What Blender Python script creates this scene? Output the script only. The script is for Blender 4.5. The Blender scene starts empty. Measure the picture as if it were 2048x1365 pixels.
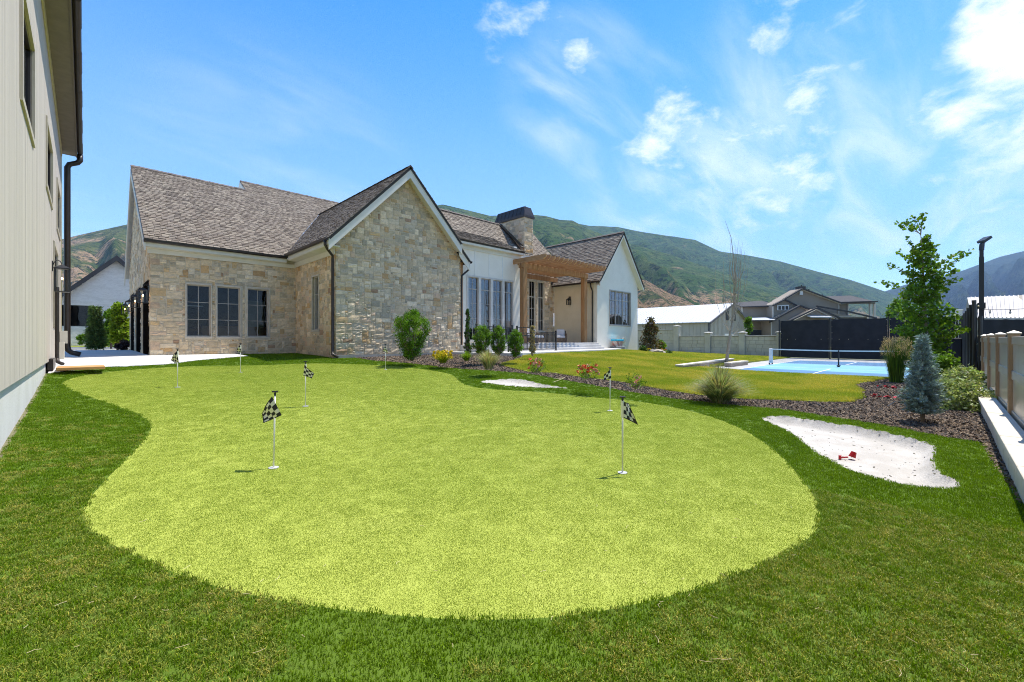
import bpy, bmesh, math, random
import numpy as np
from mathutils import Vector, Matrix
from mathutils.geometry import delaunay_2d_cdt
random.seed(7); rng = np.random.RandomState(7)
sc = bpy.context.scene; col = sc.collection
R = math.radians
# ------------------------------------------------------------------ camera, sky, sun, exposure
FPX, PX, HY, EYE = 861.0, 1024.0, 679.0, 1.5          # focal length and horizon of the photograph (2048 px wide), eye height
YAW = R(45.2)
FW = (math.cos(YAW), math.sin(YAW)); RT = (math.sin(YAW), -math.cos(YAW))
cam = bpy.data.cameras.new('camera'); co = bpy.data.objects.new('camera', cam); col.objects.link(co)
sc.cycles.filter_width = 1.05; cam.sensor_width = 36; cam.lens = 36 * FPX / 2048; cam.shift_y = -3.5 / 2048
cam.clip_start = 0.05; cam.clip_end = 20000
co.location = (0, 0, EYE); co.rotation_euler = (R(90), 0, YAW - R(90)); sc.camera = co
SUN_AZ, SUN_EL = R(-11), R(67)                         # azimuth counted from +X towards +Y
sv = Vector((math.cos(SUN_EL) * math.cos(SUN_AZ), math.cos(SUN_EL) * math.sin(SUN_AZ), math.sin(SUN_EL)))
sl = bpy.data.lights.new('sun', 'SUN'); so = bpy.data.objects.new('sun', sl); col.objects.link(so)
sl.energy = 4.2; sl.angle = R(0.5); sl.color = (1.0, 0.95, 0.86)
so.rotation_euler = sv.to_track_quat('Z', 'Y').to_euler()
w = bpy.data.worlds.new('World'); sc.world = w; w.use_nodes = True
sc.cycles.denoising_prefilter = 'NONE'; sc.view_settings.view_transform = 'Standard'; sc.view_settings.look = 'None'
sc.view_settings.gamma = 1; sc.view_settings.use_curve_mapping = False
sc.view_settings.exposure = 0.93

class NT:
    """small helper round a node tree"""
    def __init__(s, tree): s.t = tree; s.n = tree.nodes; s.l = tree.links
    def new(s, typ, **kw):
        n = s.n.new(typ)
        for k, v in kw.items():
            if k.startswith('i_'): n.inputs[k[2:].replace('_', ' ')].default_value = v
            else: setattr(n, k, v)
        return n
    def link(s, a, b): s.l.new(a, b)
    def set(s, sock, v):
        if hasattr(v, 'is_linked') or hasattr(v, 'links'): s.l.new(v, sock)
        else: sock.default_value = v
    def math(s, op, a, b=None, c=None, clamp=False):
        n = s.n.new('ShaderNodeMath'); n.operation = op; n.use_clamp = clamp
        for i, v in enumerate((a, b, c)):
            if v is not None: s.set(n.inputs[i], v)
        return n.outputs[0]
    def vmath(s, op, a, b=None):
        n = s.n.new('ShaderNodeVectorMath'); n.operation = op
        s.set(n.inputs[0], a)
        if b is not None: s.set(n.inputs[1], b)
        return n.outputs['Value'] if op in ('DOT_PRODUCT', 'LENGTH') else n.outputs[0]
    def mix(s, f, a, b, typ='MIX'):
        n = s.n.new('ShaderNodeMix'); n.data_type = 'RGBA'; n.blend_type = typ
        s.set(n.inputs[0], f)
        for sock, v in ((n.inputs[6], a), (n.inputs[7], b)):
            if isinstance(v, tuple): v = tuple(v) + ((1,) if len(v) == 3 else ())
            s.set(sock, v)
        return n.outputs[2]
    def ramp(s, f, lo, hi):
        n = s.n.new('ShaderNodeMapRange'); n.clamp = True; n.interpolation_type = 'SMOOTHSTEP'
        s.set(n.inputs[0], f); n.inputs[1].default_value = lo; n.inputs[2].default_value = hi
        return n.outputs[0]
    def noise(s, vec, scale, detail=4, rough=0.55, dist=0.0):
        n = s.n.new('ShaderNodeTexNoise'); n.inputs['Scale'].default_value = scale
        n.inputs['Detail'].default_value = detail; n.inputs['Roughness'].default_value = rough
        n.inputs['Distortion'].default_value = dist
        if vec is not None: s.l.new(vec, n.inputs['Vector'])
        return n.outputs[0]
    def mapping(s, vec, scale=(1, 1, 1), rot=(0, 0, 0), loc=(0, 0, 0)):
        n = s.n.new('ShaderNodeMapping'); s.l.new(vec, n.inputs[0])
        n.inputs['Scale'].default_value = scale; n.inputs['Rotation'].default_value = rot; n.inputs['Location'].default_value = loc
        return n.outputs[0]

def ray(px, py):
    r = (px - PX) / FPX
    return Vector((FW[0] + RT[0] * r, FW[1] + RT[1] * r, (HY - py) / FPX))
# sky: physical sky with a light veil of cirrus and a few cumulus banks, plus unseen cirrus added for fill
T = NT(w.node_tree)
bg = w.node_tree.nodes['Background']
sky = T.new('ShaderNodeTexSky', sky_type='NISHITA', sun_disc=False, sun_elevation=SUN_EL, sun_rotation=R(90) - SUN_AZ,
            altitude=1400, air_density=1.0, dust_density=0.4, ozone_density=3.0)
hs = T.new('ShaderNodeHueSaturation'); hs.inputs['Saturation'].default_value = 1.40; hs.inputs['Value'].default_value = 1.12
T.link(sky.outputs[0], hs.inputs['Color'])
g = T.new('ShaderNodeTexCoord').outputs['Generated']
dn = T.vmath('NORMALIZE', g)
sp = T.new('ShaderNodeSeparateXYZ'); T.link(dn, sp.inputs[0])
den = T.math('ADD', T.math('MAXIMUM', sp.outputs[2], 0.0), 0.18)
cv = T.new('ShaderNodeCombineXYZ'); T.link(T.math('DIVIDE', sp.outputs[0], den), cv.inputs[0]); T.link(T.math('DIVIDE', sp.outputs[1], den), cv.inputs[1])
def blob(px, py, inner, outer, k=1.0):
    d = ray(px, py).normalized()
    return T.math('MULTIPLY', k, T.ramp(T.vmath('DOT_PRODUCT', dn, tuple(d)), math.cos(R(outer)), math.cos(R(inner))))
def msum(lst):
    o = lst[0]
    for x in lst[1:]: o = T.math('MAXIMUM', o, x)
    return o
cir_m = msum([blob(1500, 330, 2, 17), blob(1300, 300, 1, 12), blob(1700, 300, 1, 13), blob(1900, 380, 1, 12), blob(1150, 190, 0, 10), blob(1640, 60, 0, 12), blob(1350, 400, 0, 9), blob(560, 330, 0, 16, .3),
              blob(3100, 300, 5, 30), blob(-1200, 500, 5, 30)])
cirv = T.mapping(cv.outputs[0], scale=(1.1, 3.4, 1), rot=(0, 0, R(20)))
n1 = T.noise(cirv, 1.3, 9, 0.55, 0.5)
cir = T.math('MULTIPLY', T.ramp(n1, 0.38, 0.80), T.math('ADD', T.math('MULTIPLY', cir_m, 0.85), T.math('MULTIPLY', 0.62, T.ramp(T.vmath('DOT_PRODUCT', dn, tuple(ray(1024, 400).normalized())), 0.45, -0.3))))  # last term: extra unseen cirrus behind the camera, added to whiten the blue fill
cu_m = msum([blob(2100, 40, 1, 7.5, 1.2), blob(2025, 100, 0, 6, .85), blob(1935, 180, 0, 5.5, .66), blob(2050, 250, 0, 7, .55), blob(1050, 35, 0, 7, .46), blob(1158, 108, 0, 3.2, .44), blob(1620, 0, 0, 10, .42), blob(1795, 228, 0, 3, .6), blob(1620, 205, 0, 8, .50), blob(1560, 300, 0, 12, .50), blob(1330, 285, 0, 8, .46), blob(1990, 330, 0, 6, .5),
             blob(3400, -200, 6, 22, 1.1), blob(-1700, -300, 6, 20, .9)])
n2 = T.noise(T.mapping(dn, scale=(1, 1, 1.8)), 9.0, 10, 0.62, 0.25)
n2 = T.math('ADD', T.math('MULTIPLY', T.math('SUBTRACT', n2, .5), 2.6), .5)
cu = T.math('MULTIPLY', T.ramp(T.math('ADD', T.math('MULTIPLY', cu_m, 0.62), T.math('MULTIPLY', n2, 0.62)), 0.52, 1.12), T.ramp(cu_m, 0.0, .35))
cl = T.math('MAXIMUM', T.math('MULTIPLY', cir, 0.72), T.math('MULTIPLY', cu, 0.95))
haze_f = T.math('MULTIPLY', T.ramp(sp.outputs[2], 0.80, -0.02), 0.64)
base = T.mix(haze_f, hs.outputs[0], (2.15, 3.1, 4.25))
out = T.mix(cl, base, (5.0, 5.15, 5.4))
T.link(out, bg.inputs[0]); bg.inputs[1].default_value = 0.15

# ------------------------------------------------------------------ materials
MATS = {}
def mat(name, cols, rough=0.8, scale=4.0, bump=0.0, bscale=None, spec=0.3, metal=0.0, stretch=(1, 1, 1), fine=0.0, attr=False, detail=5, coat=0.0, fscale=0):
    """principled material; colour wanders between 2-3 colours with noise; attr multiplies by the mesh colour"""
    if name in MATS: return MATS[name]
    m = bpy.data.materials.new(name); m.use_nodes = True; T = NT(m.node_tree); b = m.node_tree.nodes['Principled BSDF']
    p = T.new('ShaderNodeNewGeometry').outputs['Position']
    v = T.mapping(p, scale=stretch)
    f = T.noise(v, scale, detail, 0.6)
    if isinstance(cols[0], (int, float)): cols = [cols]
    c = tuple(cols[0]) + (1,)
    if len(cols) == 1: cc = T.mix(T.ramp(f, 0.3, 0.7), tuple(x * 0.9 for x in cols[0]), tuple(min(1, x * 1.08) for x in cols[0]))
    else:
        cc = T.mix(T.ramp(f, 0.35, 0.62), cols[0], cols[1])
        if len(cols) > 2: cc = T.mix(T.ramp(T.noise(v, scale * 2.7, 5, 0.65), 0.5, 0.72), cc, cols[2])
    if fine: cc = T.mix(fine, cc, T.mix(T.noise(v, fscale or scale * 14, 3, 0.7), tuple(x * 0.35 for x in cols[0]), tuple(min(1, x * 1.8) for x in cols[-1])))
    if attr:
        a = T.new('ShaderNodeAttribute'); a.attribute_name = 'Col'
        cc = T.mix(1.0, cc, a.outputs['Color'], 'MULTIPLY')
    T.link(cc, b.inputs['Base Color'])
    b.inputs['Roughness'].default_value = rough; b.inputs['Specular IOR Level'].default_value = spec; b.inputs['Metallic'].default_value = metal
    b.inputs['Coat Weight'].default_value = coat
    if bump:
        bn = T.new('ShaderNodeBump'); bn.inputs['Strength'].default_value = 1.0; bn.inputs['Distance'].default_value = bump
        T.link(T.noise(v, bscale or scale * 3, 6, 0.65), bn.inputs['Height']); T.link(bn.outputs[0], b.inputs['Normal'])
    MATS[name] = m; return m
def leafmat(name, c1, c2, trans=0.35, rough=0.5, nscale=1.5):
    """leaf / grass blade: diffuse + translucent, colour by mesh colour and a slow noise"""
    if name in MATS: return MATS[name]
    m = bpy.data.materials.new(name); m.use_nodes = True; T = NT(m.node_tree); b = m.node_tree.nodes['Principled BSDF']; o = m.node_tree.nodes['Material Output']
    p = T.new('ShaderNodeNewGeometry').outputs['Position']
    cc = T.mix(T.ramp(T.noise(p, nscale, 4, 0.6), 0.35, 0.65), c1, c2)
    a = T.new('ShaderNodeAttribute'); a.attribute_name = 'Col'
    cc = T.mix(1.0, cc, a.outputs['Color'], 'MULTIPLY')
    T.link(cc, b.inputs['Base Color']); b.inputs['Roughness'].default_value = rough; b.inputs['Specular IOR Level'].default_value = 0.18
    tr = T.new('ShaderNodeBsdfTranslucent'); T.link(T.mix(1.0, cc, (1.0, 1.05, 0.5), 'MULTIPLY'), tr.inputs[0])
    mx = T.new('ShaderNodeMixShader'); mx.inputs[0].default_value = trans
    T.link(b.outputs[0], mx.inputs[1]); T.link(tr.outputs[0], mx.inputs[2]); T.link(mx.outputs[0], o.inputs[0])
    MATS[name] = m; return m
def glassmat(name, tint=(0.75, 0.8, 0.85), clear=0.85, refl=.55, add=0.0):
    if name in MATS: return MATS[name]
    m = bpy.data.materials.new(name); m.use_nodes = True; T = NT(m.node_tree); o = m.node_tree.nodes['Material Output']
    tr = T.new('ShaderNodeBsdfTransparent'); tr.inputs[0].default_value = tuple(x * clear for x in tint) + (1,)
    gl = T.new('ShaderNodeBsdfGlossy'); gl.inputs['Roughness'].default_value = 0.015; gl.inputs[0].default_value = (0.95, 0.95, 1, 1)
    p = T.new('ShaderNodeNewGeometry').outputs['Position']
    bn = T.new('ShaderNodeBump'); bn.inputs['Distance'].default_value = 0.02; bn.inputs['Strength'].default_value = 0.35; T.link(T.noise(p, 0.9, 2), bn.inputs['Height']); T.link(bn.outputs[0], gl.inputs['Normal'])
    fr = T.new('ShaderNodeFresnel'); fr.inputs[0].default_value = 1.6
    f = T.math('ADD', T.math('MULTIPLY', fr.outputs[0], refl), add, clamp=True)
    mx = T.new('ShaderNodeMixShader'); T.link(f, mx.inputs[0]); T.link(tr.outputs[0], mx.inputs[1]); T.link(gl.outputs[0], mx.inputs[2]); T.link(mx.outputs[0], o.inputs[0])
    MATS[name] = m; return m
def emit(name, c, s):
    if name in MATS: return MATS[name]
    m = bpy.data.materials.new(name); m.use_nodes = True; b = m.node_tree.nodes['Principled BSDF']
    b.inputs['Base Color'].default_value = (0.8, 0.6, 0.3, 1); b.inputs['Emission Color'].default_value = tuple(c) + (1,); b.inputs['Emission Strength'].default_value = s
    MATS[name] = m; return m
# ------------------------------------------------------------------ object helpers
def tag(o, label=None, cat=None, group=None, kind=None):
    if label: o['label'] = label
    if cat: o['category'] = cat
    if group: o['group'] = group
    if kind: o['kind'] = kind
    return o
def thing(name, loc, label, cat, group=None, rz=0.0):
    o = bpy.data.objects.new(name, None); o.empty_display_size = 0.2; col.objects.link(o); o.location = loc; o.rotation_euler = (0, 0, rz)
    o['wx'], o['wy'], o['wz'] = [float(v) for v in loc]
    return tag(o, label, cat, group)
def wloc(o):
    while o.parent: o = o.parent
    return Vector((o['wx'], o['wy'], o['wz'])) if 'wx' in o else Vector(o.location)
class MB:
    """collects shapes in world metres, builds ONE mesh object"""
    def __init__(s): s.v = []; s.f = []; s.c = []
    def add(s, vs, fs, c=None):
        n = len(s.v); s.v += [tuple(v) for v in vs]; s.f += [tuple(i + n for i in f) for f in fs]; s.c += [c or (1, 1, 1)] * len(fs); return s
    def box(s, a, b, c=None):
        x0, y0, z0 = [min(p, q) for p, q in zip(a, b)]; x1, y1, z1 = [max(p, q) for p, q in zip(a, b)]
        return s.add([(x0, y0, z0), (x1, y0, z0), (x1, y1, z0), (x0, y1, z0), (x0, y0, z1), (x1, y0, z1), (x1, y1, z1), (x0, y1, z1)],
                     [(0, 3, 2, 1), (4, 5, 6, 7), (0, 1, 5, 4), (1, 2, 6, 5), (2, 3, 7, 6), (3, 0, 4, 7)], c)
    def bev(s, a, b, e=0.01, c=None):
        """box with chamfered vertical and top edges (36 tris)"""
        x0, y0, z0 = [min(p, q) for p, q in zip(a, b)]; x1, y1, z1 = [max(p, q) for p, q in zip(a, b)]
        e = min(e, (x1 - x0) * .3, (y1 - y0) * .3, (z1 - z0) * .3)
        def ring(z, i): return [(x0 + i, y0 + 0, z), (x1 - i, y0, z), (x1, y0 + i, z), (x1, y1 - i, z), (x1 - i, y1, z), (x0 + i, y1, z), (x0, y1 - i, z), (x0, y0 + i, z)]
        r0 = ring(z0, e); r1 = ring(z1 - e, e); r2 = [(min(max(x, x0 + e), x1 - e), min(max(y, y0 + e), y1 - e), z1) for x, y, z in r1]
        fs = [tuple(range(7, -1, -1)), tuple(range(16, 24))]
        for i in range(8):
            j = (i + 1) % 8; fs += [(i, j, 8 + j, 8 + i), (8 + i, 8 + j, 16 + j, 16 + i)]
        return s.add(r0 + r1 + r2, fs, c)
    def bar(s, p, q, w, h, up=(0, 0, 1), c=None, ext=0.0):
        """rectangular bar from p to q; w across, h along up"""
        p = Vector(p); q = Vector(q); d = (q - p).normalized(); p = p - d * ext; q = q + d * ext
        sd = d.cross(Vector(up)).normalized(); u = sd.cross(d).normalized()
        vs = [e + sd * (w / 2 * a) + u * (h / 2 * b) for e in (p, q) for a, b in ((-1, -1), (1, -1), (1, 1), (-1, 1))]
        return s.add(vs, [(3, 2, 1, 0), (4, 5, 6, 7), (0, 1, 5, 4), (1, 2, 6, 5), (2, 3, 7, 6), (3, 0, 4, 7)], c)
    def tube(s, pts, r, n=8, c=None, caps=True):
        pts = [Vector(p) for p in pts]; rs = r if isinstance(r, (list, tuple)) else [r] * len(pts)
        vs = []; fs = []; prev = None
        for i, p in enumerate(pts):
            d = (pts[min(i + 1, len(pts) - 1)] - pts[max(i - 1, 0)]).normalized()
            a = prev if prev is not None else (Vector((1, 0, 0)) if abs(d.x) < 0.8 else Vector((0, 1, 0)))
            a = (a - d * a.dot(d)).normalized(); prev = a; b = d.cross(a)
            vs += [p + (a * math.cos(2 * math.pi * k / n) + b * math.sin(2 * math.pi * k / n)) * rs[i] for k in range(n)]
        for i in range(len(pts) - 1):
            for k in range(n):
                l = (k + 1) % n; fs.append((i * n + k, i * n + l, (i + 1) * n + l, (i + 1) * n + k))
        if caps: fs += [tuple(range(n - 1, -1, -1)), tuple(range((len(pts) - 1) * n, len(pts) * n))]
        return s.add(vs, fs, c)
    def prism(s, poly, ext, c=None):
        """poly: planar list of 3D points, extruded by vector ext"""
        n = len(poly); e = Vector(ext); vs = [Vector(p) for p in poly]; nrm = Vector((0, 0, 0))
        for i in range(n):
            a = vs[i]; b = vs[(i + 1) % n]; nrm += a.cross(b)
        if nrm.dot(e) > 0: vs = vs[::-1]
        vs2 = [v + e for v in vs]
        return s.add(vs + vs2, [tuple(range(n)), tuple(range(2 * n - 1, n - 1, -1))] + [((i + 1) % n, i, n + i, n + (i + 1) % n) for i in range(n)], c)
    def ball(s, ctr, r, nu=8, nv=6, c=None, jit=0.0):
        r = r if isinstance(r, (tuple, list)) else (r, r, r); vs = []; fs = []
        vs.append((ctr[0], ctr[1], ctr[2] - r[2]))
        for j in range(1, nv):
            t = math.pi * j / nv
            for i in range(nu):
                k = 1 + random.uniform(-jit, jit); a = 2 * math.pi * i / nu
                vs.append((ctr[0] + r[0] * math.sin(t) * math.cos(a) * k, ctr[1] + r[1] * math.sin(t) * math.sin(a) * k, ctr[2] - r[2] * math.cos(t) * k))
        vs.append((ctr[0], ctr[1], ctr[2] + r[2])); L = len(vs) - 1
        for i in range(nu):
            fs.append((0, 1 + (i + 1) % nu, 1 + i)); fs.append((L, L - nu + i, L - nu + (i + 1) % nu))
        for j in range(nv - 2):
            for i in range(nu):
                a = 1 + j * nu + i; b = 1 + j * nu + (i + 1) % nu; fs.append((a, b, b + nu, a + nu))
        return s.add(vs, fs, c)
    def build(s, name, m, parent=None, label=None, cat=None, group=None, kind=None, smooth=False, origin=None):
        me = bpy.data.meshes.new(name)
        o0 = wloc(parent) if parent is not None else Vector(origin) if origin is not None else None
        va = np.array(s.v, dtype=np.float64)
        if o0 is None:
            o0 = Vector(((va[:, 0].min() + va[:, 0].max()) / 2, (va[:, 1].min() + va[:, 1].max()) / 2, va[:, 2].min()))
        if len(va): va = va - np.array(tuple(o0))
        me.from_pydata(va.tolist(), [], s.f)
        if any(c != (1, 1, 1) for c in s.c):
            ca = me.color_attributes.new('Col', 'FLOAT_COLOR', 'CORNER')
            arr = np.repeat(np.array([tuple(c) + (1,) for c in s.c], dtype=np.float32), [len(f) for f in s.f], axis=0)
            ca.data.foreach_set('color', arr.ravel())
        elif len(s.f):
            ca = me.color_attributes.new('Col', 'FLOAT_COLOR', 'CORNER'); ca.data.foreach_set('color', np.ones(4 * sum(len(f) for f in s.f), dtype=np.float32))
        me.materials.append(m); me.update()
        if smooth: me.polygons.foreach_set('use_smooth', [True] * len(me.polygons))
        o = bpy.data.objects.new(name, me); col.objects.link(o)
        if parent is not None: o.parent = parent
        else: o.location = o0
        return tag(o, label, cat, group, kind)
def copy_tree(o, parent=None):
    c = o.copy(); col.objects.link(c)
    if parent is not None: c.parent = parent
    for ch in [x for x in o.children]: copy_tree(ch, c)
    return c
# ------------------------------------------------------------------ the lie of the land
ANCH = [(1.54, 5.46, .02), (4.44, 2.65, -.03), (7.64, 4.84, .04), (3.02, 8.7, .20), (1.5, 12.28, .40), (3.34, 15.0, .50), (7.29, 13.47, .46),
        (-.64, 6.9, .20), (-.64, 12, .42), (-.64, 16.6, .70), (-.64, 24, .76), (1.92, 22.76, .82), (7.46, 22.76, .79), (7.46, 17.95, .70), (13.98, 17.95, .72), (10.5, 17.9, .70),
        (0, 2.5, 0), (3, -.3, 0), (2, 2, 0), (-.5, 3.5, .08), (0, 0, 0), (-3, -3, 0), (4.5, -.4, 0), (8, -.4, 0), (12, -.4, .02), (17.8, -.4, .03), (27, -.3, .05), (38, -.4, .05), (17, -3, 0),
        (21.2, 1, .05), (21.2, 8, .10), (38, 8, .06), (27.7, 4, .05), (14, 13.9, .72), (19, 14.2, .74), (24.5, 15.2, .76), (16.5, 15.5, .8), (23, 17, .8),
        (25.5, 17, .80), (30.8, 17, .55), (40, 18, .26), (40, 9.5, .03), (40, 24, .36), (10.5, .3, .05), (1, 35, .8), (10, 40, .9), (-6, 30, .8), (25, 11, .32), (32, 12, .22), (33, 15, .36), (14, 8, .25), (17, 4, .06), (12, 5, .05)]
_P = np.array([a[:2] for a in ANCH], float); _Z = np.array([a[2] for a in ANCH], float); _n = len(ANCH)
def _U(r2): return np.where(r2 < 1e-9, 0, r2 * np.log(np.maximum(r2, 1e-9)))
_K = _U(((_P[:, None] - _P[None]) ** 2).sum(-1)) + np.eye(_n) * 4.0
_A = np.block([[_K, np.c_[np.ones(_n), _P]], [np.c_[np.ones(_n), _P].T, np.zeros((3, 3))]])
_S = np.linalg.solve(_A, np.r_[_Z, 0, 0, 0])
BUNK = []      # filled below: (polygon array, depth)
def ground_arr(xy):
    xy = np.asarray(xy, float)
    z = _U(((xy[:, None] - _P[None]) ** 2).sum(-1)) @ _S[:_n] + _S[_n] + xy @ _S[_n + 1:]
    d = np.hypot(xy[:, 0] - 17, xy[:, 1] - 12); k = np.clip((d - 26) / 25, 0, 1); k = k * k * (3 - 2 * k)
    z = np.clip(z, -.1, 1.0) * (1 - k) + 0.35 * k
    k2 = np.clip((xy[:, 1] - 24) / 6, 0, 1) * np.clip((16 - xy[:, 0]) / 8, 0, 1)
    return z * (1 - k2) + 0.84 * k2
def gz(x, y): return float(ground_arr([(x, y)])[0])
def on_ground(px, py):
    """the point of the ground seen at this pixel of the photograph"""
    d = ray(px, py); ts = np.linspace(1.0, 60, 2400)
    pts = np.stack([d.x * ts, d.y * ts], 1); zz = EYE + d.z * ts - ground_arr(pts)
    i = int(np.argmax(zz < 0)); i = max(i, 1); k = zz[i - 1] / (zz[i - 1] - zz[i] + 1e-9); t = ts[i - 1] + k * (ts[i] - ts[i - 1])
    return (float(d.x * t), float(d.y * t))
def at(px, py, t):
    d = ray(px, py); return Vector((d.x * t, d.y * t, EYE + d.z * t))
def size(npx, t): return npx * t / FPX
def inside(pts, poly):
    pts = np.asarray(pts); x, y = pts[:, 0], pts[:, 1]; r = np.zeros(len(pts), bool); P = np.asarray(poly); j = len(P) - 1
    for i in range(len(P)):
        xi, yi = P[i]; xj, yj = P[j]
        c = ((yi > y) != (yj > y)) & (x < (xj - xi) * (y - yi) / (yj - yi + 1e-12) + xi); r ^= c; j = i
    return r
def smooth_closed(P, n=3):
    P = [tuple(p) for p in P]
    for _ in range(n):
        Q = []
        for i in range(len(P)):
            a, b = P[i], P[(i + 1) % len(P)]; Q += [(a[0] * .75 + b[0] * .25, a[1] * .75 + b[1] * .25), (a[0] * .25 + b[0] * .75, a[1] * .25 + b[1] * .75)]
        P = Q
    return P
# ------------------------------------------------------------------ outlines on the ground
G_green = [(122,770),(128,762),(160,752),(200,746),(260,740),(330,735),(400,732),(480,731.5),(560,729.5),(600,727.5),(650,727),(720,729),(780,732),(830,737),(870,742),(900,748),(915,757),(922,766),(940,773),(970,778),(1020,781),(1080,784),(1140,790),(1200,796),(1260,801),(1330,811),(1390,824),(1440,839),(1490,860),(1530,885),(1570,918),(1600,952),(1625,985),(1638,1010),(1642,1035),(1636,1058),(1615,1080),(1570,1108),(1520,1130),(1460,1155),(1380,1183),(1300,1203),(1200,1224),(1100,1236),(1000,1240),(900,1239),(800,1232),(700,1222),(600,1209),(500,1190),(420,1170),(350,1147),(300,1126),(250,1103),(210,1082),(183,1062),(168,1045),(163,1025),(172,1005),(190,983),(215,955),(245,925),(270,900),(290,878),(302,858),(300,845),(285,833),(255,820),(215,806),(175,793),(145,782)]
G_b1 = [(957,764),(985,760.5),(1030,759),(1060,762),(1082,770),(1120,775),(1147,779),(1110,778.5),(1060,776.5),(1010,773),(970,768)]
G_b2 = [(1513,837),(1560,833),(1600,837),(1650,846),(1720,856),(1780,868),(1830,880),(1872,893),(1875,905),(1868,922),(1872,940),(1890,953),(1915,963),(1922,975),(1915,982),(1890,982),(1850,979),(1800,972),(1740,958),(1690,940),(1650,920),(1615,895),(1595,880),(1585,870),(1560,857)]
W = lambda L: [on_ground(*p) for p in L]
green = smooth_closed(W(G_green), 2)
b1 = smooth_closed(W(G_b1), 3); b2 = smooth_closed(W(G_b2), 3)
# edge between artificial turf and what lies beyond, from the left building round to the curb
turf_top = [(-.64, 15.6)] + W([(180,737),(260,733.5),(330,730.5),(390,722.5),(440,718),(496,713.5)])
turf_top = [p for p in turf_top]
edge_mulch = W([(745,722),(790,725),(840,730),(880,735),(930,739),(980,742),(1030,746),(1080,752),(1130,761),(1180,770),(1230,779),(1280,788),(1340,797),(1400,804),(1450,810),(1510,815),(1560,819),(1620,828),(1700,840),(1760,850),(1830,863),(1900,877),(1960,885)])
WALLY = 17.95; GARY = 22.76; WINGX = 7.46; HSX = -.64; CURB = -.5
mulch_end = (5.9, CURB)
turf = [(HSX, -1.0), (HSX, 15.6)] + turf_top[1:] + [(4.9, GARY), (WINGX, GARY), (WINGX, WALLY)] + [(edge_mulch[0][0], WALLY - .02)] + edge_mulch + [mulch_end, (3.5, CURB), (1.0, CURB), (HSX, -1.0)]
turf = turf[:-1]
lawn_edge = W([(1000,731.5),(1055,745),(1108,747.5),(1157,755),(1206,760.5),(1255,767),(1340,783),(1400,792),(1473,799),(1560,802),(1648,806),(1698,806),(1722,797),(1722,785),(1706,772),(1720,768),(1745,764),(1765,759)])
lawn = lawn_edge + [(21.15, 1.4), (21.15, 8.4), (38.2, 8.4), (39.9, 8.8), (39.9, 24), (31, 24), (30.8, 16.9), (25.2, 16.9), (24.6, 15.15), (19, 14.35), (14.4, 13.75), (13.9, 13.2)]
walk = [(13.9, 14.0), (14.4, 13.8), (19, 14.4), (24.6, 15.2), (26.5, 15.9), (26.5, 17.0), (25.2, 17.0), (18.9, 18.4), (13.98, 18.4), (13.0, 17.95), (13.6, 15.5)]
slab = [(21.1, -.45), (21.1, 8.45), (38.6, 8.45), (38.6, -.45)]
slab2 = [(17.85, -.45), (17.85, .35), (19.2, .7), (21.1, .9), (21.1, -.45)]
drive = [(HSX, 15.6)] + turf_top[1:] + [(4.9, GARY), (1.92, GARY), (1.92, 36.5), (-4, 37.5), (-9, 37.5), (-9, 24.2), (HSX, 24.2)]
road = [(-40, 41.5), (14, 38.6), (60, 37), (60, 44.5), (14, 45), (-40, 48)]
mulch = [(edge_mulch[0][0], WALLY)] + edge_mulch + [mulch_end, (17.9, CURB), (17.9, .4), (19.2, .75), (21.2, .95), (21.2, 1.4)] + [(20.4, 1.5)] + list(reversed(lawn_edge)) + [(13.9, 13.2), (14.3, 13.75), (13.6, 15.5), (13.9, 17.95)]
BUNK = [(b1, .10), (b2, .12)]
def seg_dist(P, poly):
    P = np.asarray(P); A = np.asarray(poly); B = np.roll(A, -1, 0); d = np.full(len(P), 1e9)
    for a, b in zip(A, B):
        ab = b - a; t = np.clip(((P - a) @ ab) / (ab @ ab + 1e-12), 0, 1); d = np.minimum(d, np.hypot(*(P - a - t[:, None] * ab).T))
    return d
# points for one shared triangulation
def dense(poly, step):
    out = []
    for i in range(len(poly)):
        a = np.array(poly[i], float); b = np.array(poly[(i + 1) % len(poly)], float); n = max(1, int(np.hypot(*(b - a)) / step))
        out += [tuple(a + (b - a) * k / n) for k in range(n)]
    return out
polys = {'green': green, 'b1': dense(b1, .05), 'b2': dense(b2, .06), 'turf': dense(turf, .4), 'lawn': dense(lawn, .4), 'walk': dense(walk, .6), 'slab': dense(slab, 2), 'slab2': dense(slab2, .5), 'drive': dense(drive, .6), 'mulch': dense(mulch, .4)}
V = []; E = []; seen = {}
for P in polys.values():
    ids = []
    for p in P:
        k = (round(p[0], 3), round(p[1], 3))
        if k not in seen: seen[k] = len(V); V.append(Vector(k))
        ids.append(seen[k])
    E += [(ids[i], ids[(i + 1) % len(ids)]) for i in range(len(ids)) if ids[i] != ids[(i + 1) % len(ids)]]
def gridpts(x0, x1, y0, y1, s): 
    X, Y = np.meshgrid(np.arange(x0, x1, s), np.arange(y0, y1, s)); return np.c_[X.ravel(), Y.ravel()]
gp = np.vstack([gridpts(-12, 46, -6, 50, .75) + .17, gridpts(-.6, 12, -.45, 10, .25) + .05, gridpts(-.6, 14, 10, 18, .4) + .03])
extra = []
for bp in (b1, b2):
    P = np.array(bp); extra.append(gridpts(P[:, 0].min() - .4, P[:, 0].max() + .4, P[:, 1].min() - .4, P[:, 1].max() + .4, .07) + .013)
gp = np.vstack([gp] + extra)
V += [Vector(p) for p in gp]
vo, eo, fo, _, _, _ = delaunay_2d_cdt(V, E, [], 0, 1e-4)
vo = np.array([tuple(v) for v in vo]); zo = ground_arr(vo)
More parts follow.
